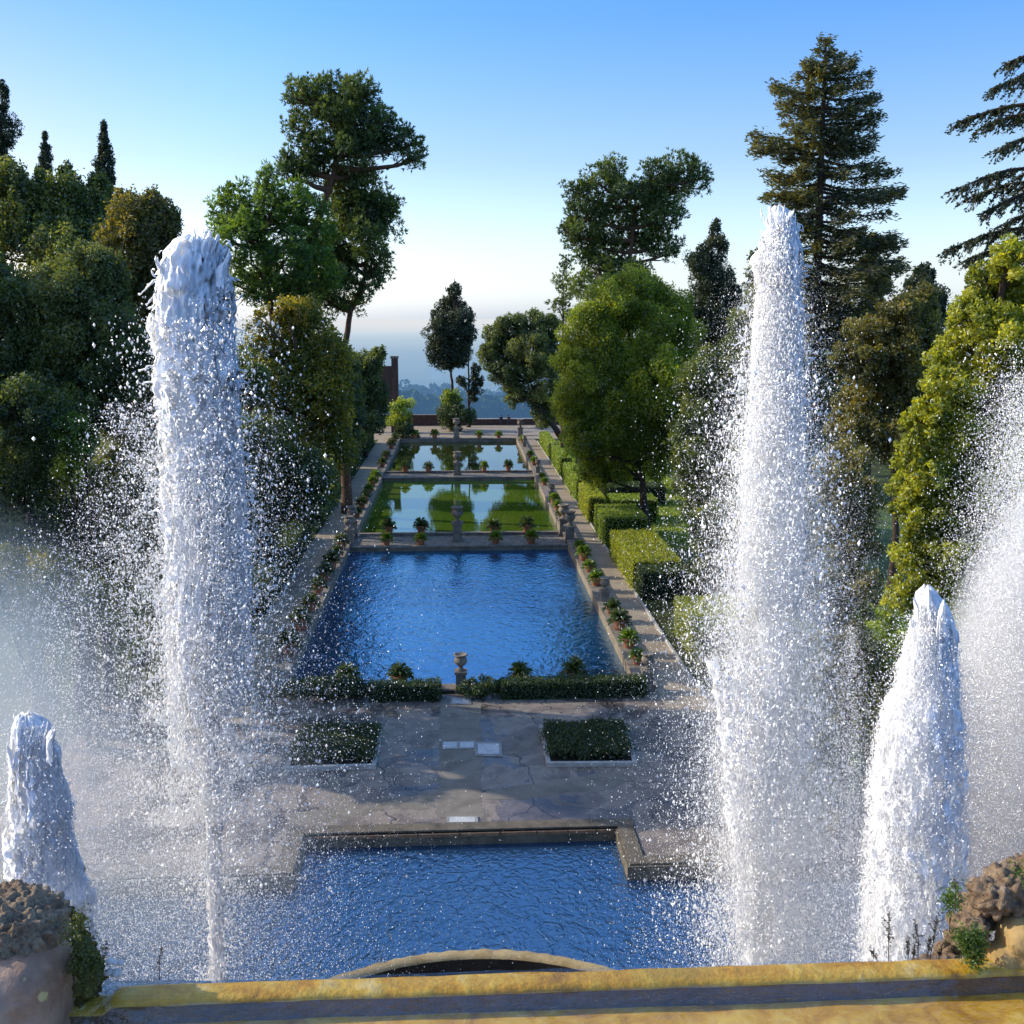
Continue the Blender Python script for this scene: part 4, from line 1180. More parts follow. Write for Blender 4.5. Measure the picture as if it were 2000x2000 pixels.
# ------------------------------------------------------------------ far terrace: parapet, brick gate, people
wall_thing("parapet", "low brick parapet along the far terrace with the valley behind", "wall", [((P(842, 790, 174)[0], 174, -.3), (19, 174.6, .98))], M["brick"], (5, 174, 0), M["pale_stone"],
           [((P(842, 790, 174)[0], 173.9, .98), (19, 174.7, 1.08))])
wall_thing("parapet", "taller dark brick wall section left of the low parapet", "wall", [((-16, 173.8, -.3), (P(841, 790, 174)[0] - .02, 174.5, 1.72))], M["brick"], (-9, 174, 0), M["old_stone"],
           [((-16, 173.7, 1.72), (P(841, 790, 174)[0] - .02, 174.6, 1.82))])
def gate():
    Y = 164
    xa, xb = P(739, 700, Y)[0], P(751, 700, Y)[0]
    e = empty("brick_gate", (xa - 2, Y, 0), "ruined tall brick gate with arched opening at the far left", "gate")
    mb = MB()
    zt = P(745, 676, Y)[2]
    mb.box((xa, Y - .6, -.05), (xb, Y + .6, zt))
    mb.build("pillar", M["brick"], e)
    MB().box((xa - .15, Y - .75, zt), (xb + .1, Y + .75, zt + .35)).build("capital", M["old_stone"], e)
    mb = MB()
    z2 = zt - 1.2
    x0 = xa - 4.6
    ow, oc, oh = 1.25, xa - 1.5, 3.6
    n = 14
    prev = None
    arc = [(oc - ow * math.cos(math.pi * i / n), oh + ow * math.sin(math.pi * i / n)) for i in range(n + 1)]
    for y_ in (Y - .4, Y + .4):
        for i in range(n):
            (a, b), (c, d) = arc[i], arc[i + 1]
            mb.add([[a, y_, b], [c, y_, d], [c, y_, z2], [a, y_, z2]], [[0, 1, 2, 3]])
        mb.add([[x0, y_, -.05], [oc - ow, y_, -.05], [oc - ow, y_, z2], [x0, y_, z2]], [[0, 1, 2, 3]])
        mb.add([[oc + ow, y_, -.05], [xa, y_, -.05], [xa, y_, z2], [oc + ow, y_, z2]], [[0, 1, 2, 3]])
    full = [(oc - ow, -.05)] + arc + [(oc + ow, -.05)]
    for i in range(len(full) - 1):
        (a, b), (c, d) = full[i], full[i + 1]
        mb.add([[a, Y - .4, b], [a, Y + .4, b], [c, Y + .4, d], [c, Y - .4, d]], [[0, 1, 2, 3]])
    mb.add([[x0, Y - .4, z2], [xa, Y - .4, z2], [xa, Y + .4, z2], [x0, Y + .4, z2]], [[0, 1, 2, 3]])
    mb.build("arch_wall", M["brick"], e)
gate()

def person(x, y, label, lean, coat, face):
    e = empty("person", (x, y, 0), label, "person", "people at the parapet")
    J = {"pel": (0, 0, .92), "sp": (0, .02, 1.12), "ch": (0, .03, 1.32), "nk": (0, .02, 1.48), "hd": (0, 0, 1.58), "top": (0, 0, 1.72)}
    pts, ed, rr = [], [], []
    def v(p, r): pts.append((p[0] + x + lean * max(0, p[2] - .9), p[1] + y, p[2])); rr.append(r); return len(pts) - 1
    pel = v(J["pel"], .15); sp = v(J["sp"], .14); ch = v(J["ch"], .165); nk = v(J["nk"], .06); h1 = v((0, 0, 1.57), .085); h2 = v((0, -.01, 1.66), .09); h3 = v((0, 0, 1.73), .055)
    ed += [(pel, sp), (sp, ch), (ch, nk), (nk, h1), (h1, h2), (h2, h3)]
    for s in (-1, 1):
        a = v((s * .19, .02, 1.40), .075); b = v((s * .25, .05, 1.13), .055); c = v((s * .17, -.14, .98), .042); d = v((s * .13, -.2, .98), .035)
        ed += [(ch, a), (a, b), (b, c), (c, d)]
        a = v((s * .10, 0, .84), .095); b = v((s * .11, -.03, .48), .068); c = v((s * .11, .02, .09), .05); d = v((s * .12, -.14, .035), .038)
        ed += [(pel, a), (a, b), (b, c), (c, d)]
    me = bpy.data.meshes.new("body")
    me.from_pydata([tuple(np.array(p) - np.array(e.location)) for p in pts], ed, [])
    o = bpy.data.objects.new("body", me); COL.objects.link(o); o.parent = e
    sk = o.modifiers.new("skin", "SKIN"); sk.use_smooth_shade = True
    for i, r in enumerate(rr): me.skin_vertices[0].data[i].radius = (r, r)
    me.skin_vertices[0].data[0].use_root = True
    o.modifiers.new("sub", "SUBSURF").levels = 1
    t = NT("clothed_" + face)
    sep = t.n("ShaderNodeSeparateXYZ")
    tc = t.n("ShaderNodeTexCoord"); t.set(sep.inputs[0], tc.outputs["Object"])
    c = t.ramp(t.math("DIVIDE", sep.outputs[2], 1.8), [(0, (.015, .013, .012)), (.06, (.03, .035, .06)), (.5, coat), (.82, (.42, .26, .18)), (.86, (.42, .26, .18))], "CONSTANT")
    me.materials.append(t.done(t.pbsdf(c, .8)))
    mb = MB()
    cx = x + lean * .78
    mb.lathe([(0, 1.77), (.06, 1.765), (.105, 1.71), (.115, 1.64), (.10, 1.58), (.08, 1.56)], 12, (cx, y + .02, 0))
    mb.build("hair", M["cloth_dark"], e, smooth=True)
person(P(945, 800, 173)[0], 173.2, "dark clothed person standing at the parapet, left of the two", .1, (.02, .02, .028), "a")
person(P(960, 800, 173)[0], 173.2, "person in brownish top standing at the parapet, right of the two", -.1, (.10, .06, .05), "b")
# small stone post by the parapet
MBp = MB(); px_ = P(1014, 800, 170)[0]
MBp.lathe([(0, 0), (.42, 0), (.42, .15), (.32, .2), (.30, .9), (.4, 1.0), (.42, 1.15), (.2, 1.3), (0, 1.32)], 14, (px_, 170, 0))
tag(MBp.build("stone_post", M["old_stone"], loc=(px_, 170, 0)), "short stone post near the right end of the parapet", "post")
# ------------------------------------------------------------------ foreground: trough, rocks, curved basin
def trough_mat():
    t = NT("ochre_trough_stone")
    p = t.pos()
    n1 = t.noise(5, 6, .65, p, .8); n2 = t.noise(26, 5, .65, p); n3 = t.noise(1.6, 3, .5, p)
    c = t.ramp(n1, [(.28, (.22, .10, .004)), (.46, (.46, .24, .010)), (.58, (.52, .33, .04)), (.74, (.58, .46, .22))])
    c = t.mixc(.6, c, t.ramp(n2, [(.3, (.5, .42, .3)), (.65, (1.1, 1.08, 1.0))]), "MULTIPLY")
    c = t.mixc(t.ramp(n3, [(.5, (0,) * 3), (.7, (.5,) * 3)]), c, (.25, .18, .02))
    return t.done(t.pbsdf(c, .35, t.bump(t.math("ADD", n1, n2), .5, .02), spec=.6))
M["trough"] = trough_mat()
def trough_floor_mat():
    t = NT("trough_bed")
    p = t.pos()
    n1 = t.noise(7, 6, .62, p, 1.0)
    c = t.ramp(n1, [(.3, (.30, .13, .008)), (.5, (.50, .26, .018)), (.68, (.60, .38, .06))])
    return t.done(t.pbsdf(c, .7, t.bump(n1, .4, .02)))
M["trough_floor"] = trough_floor_mat()
ZR = 15.6
yR0, yR1 = 3.33, 3.43
e = empty("water_trough", (0, 3.2, ZR - .2), "ochre stained stone trough rim with shallow water along the bottom of the photo", "trough")
nx = 240
xs_ = np.linspace(-4.2, 4.6, nx)
mb = MB()
prof = [(yR1 + .02, ZR - .7), (yR1 + .015, ZR - .03), (yR1, ZR - .006), (yR1 - .02, ZR), (yR0 + .02, ZR - .002), (yR0 + .004, ZR - .009), (yR0, ZR - .02)]
vs, fs = [], []
for i, x in enumerate(xs_):
    for (a, b) in prof:
        q = Vector((x * 3.1, a * 9, b * 5))
        vs.append([x, a + mnoise.noise(q) * .007, b + mnoise.noise(q * 2.3) * .004 - (.032 * smooth(-1.25, -1.28, x) * smooth(-2.2, -2.0, x))])
m_ = len(prof)
for i in range(nx - 1):
    for k in range(m_ - 1): fs.append([i * m_ + k, i * m_ + k + 1, (i + 1) * m_ + k + 1, (i + 1) * m_ + k])
mb.add(vs, fs); mb.build("rim", M["trough"], e, smooth=True)
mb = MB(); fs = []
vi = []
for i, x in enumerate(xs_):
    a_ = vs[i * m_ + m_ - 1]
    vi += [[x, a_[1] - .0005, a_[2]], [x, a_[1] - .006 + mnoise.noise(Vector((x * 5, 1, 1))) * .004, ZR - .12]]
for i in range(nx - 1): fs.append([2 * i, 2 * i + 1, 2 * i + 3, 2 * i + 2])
mb.add(vi, fs); mb.build("inner_face", M["rim_shade"], e, smooth=True)  # separate face coloured dark to stand for the rim's shade
mb = MB()
gx, gy = np.meshgrid(np.linspace(-4.4, 4.8, 180), np.linspace(2.1, yR0, 30))
z = np.array([ZR - .088 + .006 * mnoise.noise(Vector((a * 4, b * 4, 1))) for a, b in zip(gx.ravel(), gy.ravel())])
idx = np.arange(gx.size).reshape(gx.shape)
f = np.stack([idx[:-1, :-1], idx[:-1, 1:], idx[1:, 1:], idx[1:, :-1]], -1).reshape(-1, 4)
mb.add(np.stack([gx.ravel(), gy.ravel(), z], 1), f); mb.build("trough_bed", M["trough_floor"], e, smooth=True)
def shallow_mat():
    t = NT("shallow_clear_water")
    p = t.pos(scale=(1, 1.9, 1), rot=(0, 0, rad(20)))
    a = t.noise(7, 3, .5, p, 1.4); b = t.noise(19, 2, .5, p, .8)
    h = t.math("ADD", a, t.math("MULTIPLY", b, .4))
    sep = t.n("ShaderNodeSeparateXYZ"); t.set(sep.inputs[0], t.pos())
    nr = t.bump(h, .35, .05)
    tr = t.n("ShaderNodeBsdfTransparent"); tr.inputs["Color"].default_value = (.93, .95, .96, 1)
    g = t.n("ShaderNodeBsdfGlossy"); g.inputs["Roughness"].default_value = .03; t.set(g.inputs["Normal"], nr)
    fr = t.n("ShaderNodeFresnel"); fr.inputs["IOR"].default_value = 1.65; t.set(fr.inputs["Normal"], nr)
    gb = t.n("ShaderNodeNewGeometry")
    return t.done(t.mixs(t.math("MULTIPLY", fr.outputs[0], t.math("SUBTRACT", 1.0, gb.outputs["Backfacing"])), tr.outputs[0], g.outputs[0]))
M["shallow"] = shallow_mat()
mb = MB()
gx, gy = np.meshgrid(np.linspace(-4.4, 4.8, 420), np.linspace(2.1, yR0 + .13, 76))
amp = .004 + .012 * smooth(-.9, -1.5, gx)
z = np.array([a * mnoise.noise(Vector((x * 9 + y * 5, y * 11, .4))) for a, x, y in zip(amp.ravel(), gx.ravel(), gy.ravel())])
z = z + ZR - .014
idx = np.arange(gx.size).reshape(gx.shape)
f = np.stack([idx[:-1, :-1], idx[:-1, 1:], idx[1:, 1:], idx[1:, :-1]], -1).reshape(-1, 4)
mb.add(np.stack([gx.ravel(), gy.ravel(), z], 1), f)
tag(mb.build("trough_water", M["shallow"], smooth=True), kind="structure")

def rock_mesh(mb, rings, seed, rough, fine, n=4, tint=.5):
    pass
def ico_rock(c, r, seed, sub=5, a1=.25, a2=.12, f1=1.2, f2=5., a3=.05, f3=14., topz=None, squash=None):
    import bmesh
    bm = bmesh.new()
    bmesh.ops.create_icosphere(bm, subdivisions=sub, radius=1)
    for v in bm.verts:
        d = v.co.normalized()
        q = d * 1.0 + Vector((seed, seed * .7, 0))
        k = 1 + a1 * mnoise.noise(q * f1)
        k += a2 * abs(mnoise.noise(q * f2)) * 1.5
        w = smooth(-.1, .5, d.z) if topz is None else topz(d)
        vo = mnoise.voronoi(q * f3)[0]
        k += a3 * (vo[1] - vo[0]) * w
        v.co = Vector((d.x * r[0] * k, d.y * r[1] * k, d.z * r[2] * k))
    vs = np.array([v.co[:] for v in bm.verts]) + np.array(c)
    bm.verts.index_update()
    fs = np.array([[v.index for v in f.verts] for f in bm.faces])
    bm.free()
    return vs, fs
def rock_mat():
    t = NT("calcareous_rock")
    p = t.pos()
    n1 = t.noise(4, 6, .65, p); n2 = t.noise(22, 5, .7, p); n3 = t.noise(75, 4, .7, p)
    c = t.ramp(n1, [(.3, (.20, .14, .095)), (.5, (.33, .24, .165)), (.7, (.45, .36, .26))])
    c = t.mixc(.75, c, t.ramp(n2, [(.32, (.22, .19, .17)), (.6, (1.15, 1.1, 1.0))]), "MULTIPLY")
    c = t.mixc(.5, c, t.ramp(n3, [(.3, (.5, .45, .4)), (.65, (1.2, 1.2, 1.2))]), "MULTIPLY")
    return t.done(t.pbsdf(c, .8, t.bump(t.math("ADD", n2, n3), .9, .03)))
M["rock"] = rock_mat()
def wet_mat():
    t = NT("smooth_stained_rock")
    p = t.pos()
    n1 = t.noise(3, 5, .6, p, .6); n2 = t.noise(30, 4, .6, p)
    sp = t.noise(9, 2, .5, t.pos(loc=(3, 1, 0)))
    c = t.ramp(n1, [(.3, (.20, .115, .075)), (.5, (.34, .22, .15)), (.7, (.42, .30, .21))])
    c = t.mixc(.4, c, t.ramp(n2, [(.3, (.6, .6, .6)), (.7, (1.2, 1.2, 1.2))]), "MULTIPLY")
    c = t.mixc(t.ramp(sp, [(.68, (0,) * 3), (.70, (.8,) * 3)]), c, (.5, .42, .18))
    return t.done(t.pbsdf(c, .5, t.bump(t.math("ADD", n1, n2), .35, .02)))
M["rock_smooth"] = wet_mat()
pL = P(20, 1790, 3.3)
e = empty("rock", (pL[0], 3.3, ZR - .3), "lumpy pitted brown rock at the bottom left corner", "rock")
def remeshed(parts, voxel, name, mat, parent, disp):
    """unite lumps by voxel remesh, then roughen along the normals"""
    tmp = MB()
    for v_, f_ in parts: tmp.add(v_, f_)
    o = tmp.build("tmp_rock", None)
    md = o.modifiers.new("r", "REMESH"); md.mode = "VOXEL"; md.voxel_size = voxel
    dg = bpy.context.evaluated_depsgraph_get()
    me = bpy.data.meshes.new_from_object(o.evaluated_get(dg))
    bpy.data.objects.remove(o)
    n = len(me.vertices)
    co = np.zeros(n * 3); no = np.zeros(n * 3)
    me.vertices.foreach_get("co", co); me.vertices.foreach_get("normal", no)
    co = co.reshape(-1, 3); no = no.reshape(-1, 3)
    d = np.array([disp(Vector(c), Vector(m)) for c, m in zip(co, no)])
    co = co + no * d[:, None] - np.array(parent.location)
    me.vertices.foreach_set("co", co.ravel())
    me.polygons.foreach_set("use_smooth", [True] * len(me.polygons))
    me.materials.clear(); me.materials.append(mat)
    me.update(); me.name = name
    ob = bpy.data.objects.new(name, me); COL.objects.link(ob); ob.parent = parent
    return ob
def boxish(c, r, e=4.0, sub=4):
    v_, f_ = ico_rock((0, 0, 0), (1, 1, 1), 0, sub, 0, 0, 1, 1, 0)
    l = (np.abs(v_) ** e).sum(1) ** (-1 / e)
    return v_ * l[:, None] * np.array(r) + np.array(c), f_
def pit(c, m):
    q = c * 26
    v1 = mnoise.voronoi(q)[0]
    w = smooth(.0, .35, m.z)
    return w * ((min(v1[1] - v1[0], .6)) * .035 - .01 + .022 * mnoise.fractal(c * 38, 1, 2, 3)) + .012 * mnoise.noise(c * 7)
def soft(c, m):
    return .014 * mnoise.noise(c * 5) + .006 * mnoise.fractal(c * 16, 1, 2, 3) + .012 * max(0, mnoise.noise(c * 11) - .25)
def bump_(c, m):
    v1 = mnoise.voronoi(c * 24)[0]
    return (min(v1[1] - v1[0], .6)) * .035 - .012 + .02 * mnoise.fractal(c * 30, 1, 2, 3) + .015 * mnoise.noise(c * 9)
remeshed([boxish(P(-40, 1800, 3.42), (.26, .22, .20), 3.2), boxish(P(55, 1770, 3.40), (.13, .17, .13), 2.6), boxish(P(20, 1745, 3.42), (.15, .16, .115), 2.4)], .0075, "pitted_mass", M["rock"], e, pit)
remeshed([boxish(P(50, 1905, 3.30), (.135, .19, .255), 3.5), boxish(P(-30, 1990, 3.20), (.16, .16, .30), 3.5), boxish(P(95, 1850, 3.38), (.085, .15, .17), 3.2)], .009, "smooth_face", M["rock_smooth"], e, soft)
remeshed([boxish(P(136, 1790, 3.47), (.034, .11, .10), 2.6), boxish(P(150, 1830, 3.47), (.045, .11, .10), 2.6), boxish(P(163, 1860, 3.46), (.05, .10, .08), 2.6), boxish(P(116, 1750, 3.47), (.035, .10, .06), 2.4)], .0075, "mossy_edge", M["moss_rock"], e, bump_)
mb = MB()
for (u, v, n) in [(150, 1745, 260), (162, 1790, 420), (170, 1818, 460), (145, 1815, 420), (132, 1755, 160), (182, 1830, 200)]:
    c = P(u, v, 3.34) + R.normal(0, 1, (n, 3)) * np.array([.015, .03, .026])
    cards(mb, c, .012, .006, R.normal(.45, .28, n))
mb.build("moss", M["moss"], e)

pR = P(1880, 1750, 3.4)
e = empty("rock", (pR[0], 3.5, ZR - .3), "jagged rock arch with moss at the bottom right corner", "rock")
parts_ = [boxish(P(u, v, 3.52 + .04 * (k % 3)), (r * .62, r * .95, r * .62), 2.3) for k, (u, v, r) in enumerate([(1760, 1818, .06), (1785, 1805, .075), (1812, 1780, .085), (1832, 1745, .09), (1842, 1705, .075), (1815, 1700, .05),
          (1868, 1690, .10), (1900, 1668, .11), (1935, 1660, .12), (1975, 1655, .14), (1850, 1790, .09), (1798, 1735, .035), (1915, 1700, .09), (1960, 1700, .10), (1868, 1730, .07), (1740, 1824, .045)])]
remeshed(parts_, .0075, "pitted_mass", M["rock"], e, bump_)
remeshed([boxish(P(1950, 1790, 3.44), (.13, .10, .135), 3.2), boxish(P(1890, 1815, 3.43), (.06, .08, .07), 2.5)], .009, "smooth_face", M["rock_ochre"], e, soft)
mb = MB()
for (u, v, n) in [(1832, 1790, 420), (1815, 1770, 200), (1845, 1770, 260), (1795, 1700, 160), (1800, 1685, 60), (1840, 1808, 200), (1928, 1650, 50)]:
    c = P(u, v, 3.36) + R.normal(0, 1, (n, 3)) * np.array([.016, .02, .022])
    cards(mb, np.concatenate([c, c + R.normal(0, .008, c.shape)]), .013, .007, R.normal(.35, .22, 2 * n))
mb.build("moss", M["fern"], e)

def weed(u, v, h_px, label, lean=0, forks=5, Y=3.5):
    b = P(u, v, Y); k = K * Y / 2000
    h = h_px * k
    e = empty("dry_weed", b, label, "weed", "dry weeds on the trough rim")
    mb, lf = MB(), MB()
    top = b + np.array([lean * h, R.normal(0, .02), h])
    mb.tube([b - np.array([0, 0, .03]), (b + top) / 2 + R.normal(0, .003, 3), top], [.0022, .0017, .0008], 5)
    n = int(h_px * .55)
    g = R.uniform(.35, 1, n)[:, None]
    c = b + (top - b) * g + R.normal(0, .004, (n, 3))
    cards(lf, c, .011, .005, R.normal(.4, .2, n))
    for _ in range(forks):
        g = R.uniform(.3, .85); s = b + (top - b) * g
        q = s + np.array([R.normal(0, .22), R.normal(0, .15), R.uniform(.15, .4)]) * h * .5
        mb.tube([s, (s + q) / 2 + np.array([0, 0, .003]), q], [.0014, .001, .0006], 4)
        cards(lf, s + (q - s) * R.random((7, 1)) + R.normal(0, .003, (7, 3)), .010, .005, R.normal(.4, .2, 7))
    mb.build("stem", M["dry"], e); lf.build("leaves", M["dry"], e)
for i, (u, v, h, ln, lab) in enumerate([(1678, 1817, 116, -.04, "tallest thin dry weed standing apart left of the right rock"), (1711, 1817, 75, -.12, "dry weed second from left on the rim by the right rock"), (1722, 1816, 50, .02, "short dry weed in the clump by the right rock"),
        (1733, 1816, 100, -.15, "leaning dry weed in the middle of the clump by the right rock"), (1745, 1815, 62, .1, "low forked dry weed by the right rock"), (1752, 1814, 118, .1, "tall dry weed at the right of the clump by the right rock"),
        (1770, 1810, 48, -.1, "small dry weed at the foot of the right rock"), (1793, 1745, 70, -.05, "green tipped weed on the shoulder of the right rock"), (1805, 1690, 44, -.2, "dry sprig on top of the right rock"), (1660, 1818, 40, -.7, "bent bare stalk at the far left of the weeds")]):
    weed(u, v, h, lab, ln)
for i, (u, v, h, ln, lab) in enumerate([(192, 1830, 60, .22, "pale leaning stalk beside the left rock"), (186, 1830, 42, .1, "short pale stalk beside the left rock"), (300, 1836, 52, .08, "single pale stalk on the rim away from the left rock")]):
    weed(u, v, h, lab, ln, 2)
def pebbles():
    for i, (u, v, r) in enumerate([(207, 1812, .016), (217, 1814, .013), (228, 1814, .012), (205, 1832, .018), (219, 1833, .02)]):
        c = P(u, v + 2, 3.45)
        v_, f_ = ico_rock(c, (r, r, r * .7), i * 1.7, 2, .2, .1, 1.2, 3, 0)
        o = MB().add(v_, f_).build("pebble", M["slab2"], loc=tuple(c))
        tag(o, "%s white pebble from the left on the rim beside the left rock" % ORD[i], "pebble", "white pebbles beside the left rock")
pebbles()

# curved basin below the rim
def curved_basin():
    Z = 10.0
    a = G(640 * K, 1830 * K, Z); b = G(1140 * K, 1826 * K, Z); t_ = G(890 * K, 1789 * K, Z)
    cx = (a[0] + b[0]) / 2; hw = (b[0] - a[0]) / 2; sag = t_[1] - (a[1] + b[1]) / 2
    rr_ = (hw * hw + sag * sag) / (2 * sag)
    cy = t_[1] - rr_
    e = empty("fountain_basin", (cx, cy, Z - 3), "curved ochre stone lip of the basin just below the trough", "basin")
    mb = MB()
    mx = math.asin(min(1, hw / rr_ * 1.25))
    th = np.linspace(-mx, mx, 80)
    w = .17
    prof = [(rr_ + .05, Z - 3.0), (rr_ + .05, Z - .14), (rr_ + .02, Z - .05), (rr_ - .03, Z), (rr_ - w, Z), (rr_ - w - .02, Z - .03)]
    vs, fs = [], []
    for i, q in enumerate(th):
        for r_, z_ in prof:
            n_ = mnoise.noise(Vector((q * 30, r_ * 4, z_ * 4))) * .012
            vs.append([cx + math.sin(q) * (r_ + n_), cy + math.cos(q) * (r_ + n_), z_ + n_])
    m_ = len(prof)
    for i in range(len(th) - 1):
        for k in range(m_ - 1): fs.append([i * m_ + k, (i + 1) * m_ + k, (i + 1) * m_ + k + 1, i * m_ + k + 1])
    mb.add(vs, fs); mb.build("lip", M["trough_dry"], e, smooth=True)
    mb = MB(); vs, fs = [], []
    for q in th:
        for z_ in (Z - .025, Z - .9): vs.append([cx + math.sin(q) * (rr_ - w - .025), cy + math.cos(q) * (rr_ - w - .025), z_])
    for i in range(len(th) - 1): fs.append([2 * i, 2 * i + 1, 2 * i + 3, 2 * i + 2])
    mb.add(vs, fs); mb.build("inner_wall", M["soil"], e, smooth=True)  # near-black soil colour paints the shade on this wall
    pts = [[cx + math.sin(q) * (rr_ - w - .02), cy + math.cos(q) * (rr_ - w - .02), Z - .5] for q in th]
    o = MB().add(pts, [list(range(len(pts)))]).build("basin_pool", M["basin_water"]); tag(o, kind="structure")
M["trough_dry"] = stone_mat("ochre_lip_stone", (.30, .21, .09), (.44, .34, .18), (.36, .28, .13), scale=3, bump=.3)
curved_basin()
e = empty("fountain_terrace", (0, 6, -1), "mossy rock terrace of the fountain below the trough, mostly hidden", "terrace")
mb = MB(); mb.box((-16, 3.5, -1.2), (16, 10.6, 8.6)); mb.box((-4, 3.55, 8.6), (4, 9.0, 9.2)); mb.build("rock_face", M["cliff"], e)
mb = MB(); mb.box((-14, -14, -1.2), (14, 3.36, 14.75)); mb.box((-14, -14, 14.75), (14, 2.05, 15.5)); mb.build("upper_wall", M["cliff"], e)

# ------------------------------------------------------------------ water jets
def foam_normal(t, nr, w):
    """foam scatters light inside itself, so its shading follows its shape only weakly"""
    up = t.n("ShaderNodeCombineXYZ"); up.inputs[0].default_value = -.6; up.inputs[1].default_value = .05; up.inputs[2].default_value = .8
    sc = t.n("ShaderNodeVectorMath"); sc.operation = "SCALE"; sc.inputs["Scale"].default_value = w
    t.set(sc.inputs[0], nr)
    ad = t.n("ShaderNodeVectorMath"); ad.operation = "ADD"; t.set(ad.inputs[0], sc.outputs[0]); t.set(ad.inputs[1], up.outputs[0])
    nm = t.n("ShaderNodeVectorMath"); nm.operation = "NORMALIZE"; t.set(nm.inputs[0], ad.outputs[0])
    return nm.outputs[0]
def water_white(name, fine, w, gl):
    t = NT(name)
    g0 = t.n("ShaderNodeNewGeometry")
    if fine:
        nr = g0.outputs["Normal"]; c = t.mixc(0.0, (1.28, 1.29, 1.3), (1, 1, 1))
    else:
        p = t.pos(scale=(1, 1, .4))
        h = t.math("ADD", t.noise(11, 5, .65, p, .8), t.math("MULTIPLY", t.noise(45, 3, .6, p), .6))
        nr = t.bump(h, .7, .05)
        c = t.ramp(t.noise(9, 6, .7, p, .8), [(.30, (.70, .80, .92)), (.46, (.93, .96, .99)), (.6, (.99, .99, 1))])
        c = t.mixc(1.0, c, (1.25, 1.25, 1.26), "MULTIPLY")
    fn = foam_normal(t, nr, w)
    d = t.n("ShaderNodeBsdfDiffuse"); t.set(d.inputs["Color"], c); t.set(d.inputs["Normal"], fn)
    tl = t.n("ShaderNodeBsdfTranslucent"); t.set(tl.inputs["Color"], c)
    g = t.n("ShaderNodeBsdfGlossy"); g.inputs["Roughness"].default_value = .2; t.set(g.inputs["Normal"], nr)
    s = t.mixs(.35, d.outputs[0], tl.outputs[0])
    return t.done(t.mixs(gl, s, g.outputs[0]))
M["drop"] = water_white("spray_drops", True, .55, .10)
M["column"] = water_white("foaming_water", False, .7, .06)

OCT_V = np.array([[1, 0, 0], [-1, 0, 0], [0, 1, 0], [0, -1, 0], [0, 0, 1], [0, 0, -1]], float)
OCT_F = np.array([[0, 2, 4], [2, 1, 4], [1, 3, 4], [3, 0, 4], [2, 0, 5], [1, 2, 5], [3, 1, 5], [0, 3, 5]])
TET_V = np.array([[1, 1, 1], [1, -1, -1], [-1, 1, -1], [-1, -1, 1]], float) * .75
TET_F = np.array([[0, 1, 2], [0, 3, 1], [0, 2, 3], [1, 3, 2]])
def drops(mb, c, r, stretch=1.4, fine=False):
    c = np.asarray(c); n = len(c)
    if n == 0: return
    V, F = (TET_V, TET_F) if fine else (OCT_V, OCT_F)
    a = R.uniform(0, 6.283, n)
    cs, sn = np.cos(a)[:, None], np.sin(a)[:, None]
    vx = V[None, :, 0] * cs - V[None, :, 1] * sn
    vy = V[None, :, 0] * sn + V[None, :, 1] * cs
    vz = np.repeat(V[None, :, 2], n, 0)
    st = R.uniform(1, stretch * 1.25, n)[:, None]
    tl = R.normal(0, .35, n)[:, None]
    vx = vx + vz * tl * .5
    v = np.stack([vx, vy, vz * st], 2) * np.asarray(r)[:, None, None] + c[:, None, :]
    f = (F[None] + (np.arange(n) * len(V))[:, None, None]).reshape(-1, 3)
    mb.add(v.reshape(-1, 3), f)

def px_pts(u, v, Y):
    """arrays of photograph pixels at depths Y -> points"""
    px, py = u * K, v * K
    d = FW[None] + ((px - 1000) / 2000)[:, None] * RT[None] - ((py - 1000) / 2000)[:, None] * UP[None]
    return CAM + d * (Y / d[:, 1])[:, None]

def ragged(mb, prof, Y, nth, nz, seed, amp, hole, scale=1.0, fz=3.5, depth=1.0):
    """prof: (v, u_left, u_right, holes 0..1); a closed torn sheet of water around the axis"""
    vv = np.linspace(prof[0][0], prof[-1][0], nz)
    pv = [p[0] for p in prof]
    ul, ur = np.interp(vv, pv, [p[1] for p in prof]), np.interp(vv, pv, [p[2] for p in prof])
    hl = np.interp(vv, pv, [p[3] for p in prof])
    th = np.arange(nth) * 2 * math.pi / nth
    k = K * Y / 2000
    V = np.zeros((nz, nth, 3)); H = np.zeros((nz, nth))
    for i in range(nz):
        c = P((ul[i] + ur[i]) / 2, vv[i], Y); r = (ur[i] - ul[i]) / 2 * k * scale
        for j in range(nth):
            d = np.array([math.cos(th[j]), math.sin(th[j]) * depth, 0])
            q = Vector((d[0] * 1.6 + seed, d[1] * 1.6, c[2] * fz * .35))
            n1 = mnoise.fractal(q * 1.1, 1, 2, 3)
            n2 = mnoise.noise(q * 4.5)
            n3 = mnoise.noise(q * 13)
            V[i, j] = c + d * r * (1 + amp * (.75 * n1 + .5 * n2 + .28 * n3)) + np.array([0, 0, .05 * n2])
            H[i, j] = .5 + .5 * mnoise.fractal(Vector((d[0] * 3.2 + seed * 2, d[1] * 3.2, c[2] * fz * .6)), 1, 2, 4) + .25 * mnoise.noise(Vector((d[0] * 14, d[1] * 14, c[2] * 14)))
    idx = np.arange(nz * nth).reshape(nz, nth)
    nxt = np.roll(idx, -1, 1)
    F = np.stack([idx[:-1], nxt[:-1], nxt[1:], idx[1:]], -1).reshape(-1, 4)
    hh = (H[:-1] > hl[:-1, None] * 1.0 * hole).reshape(-1)
    mb.add(V.reshape(-1, 3), F[hh])

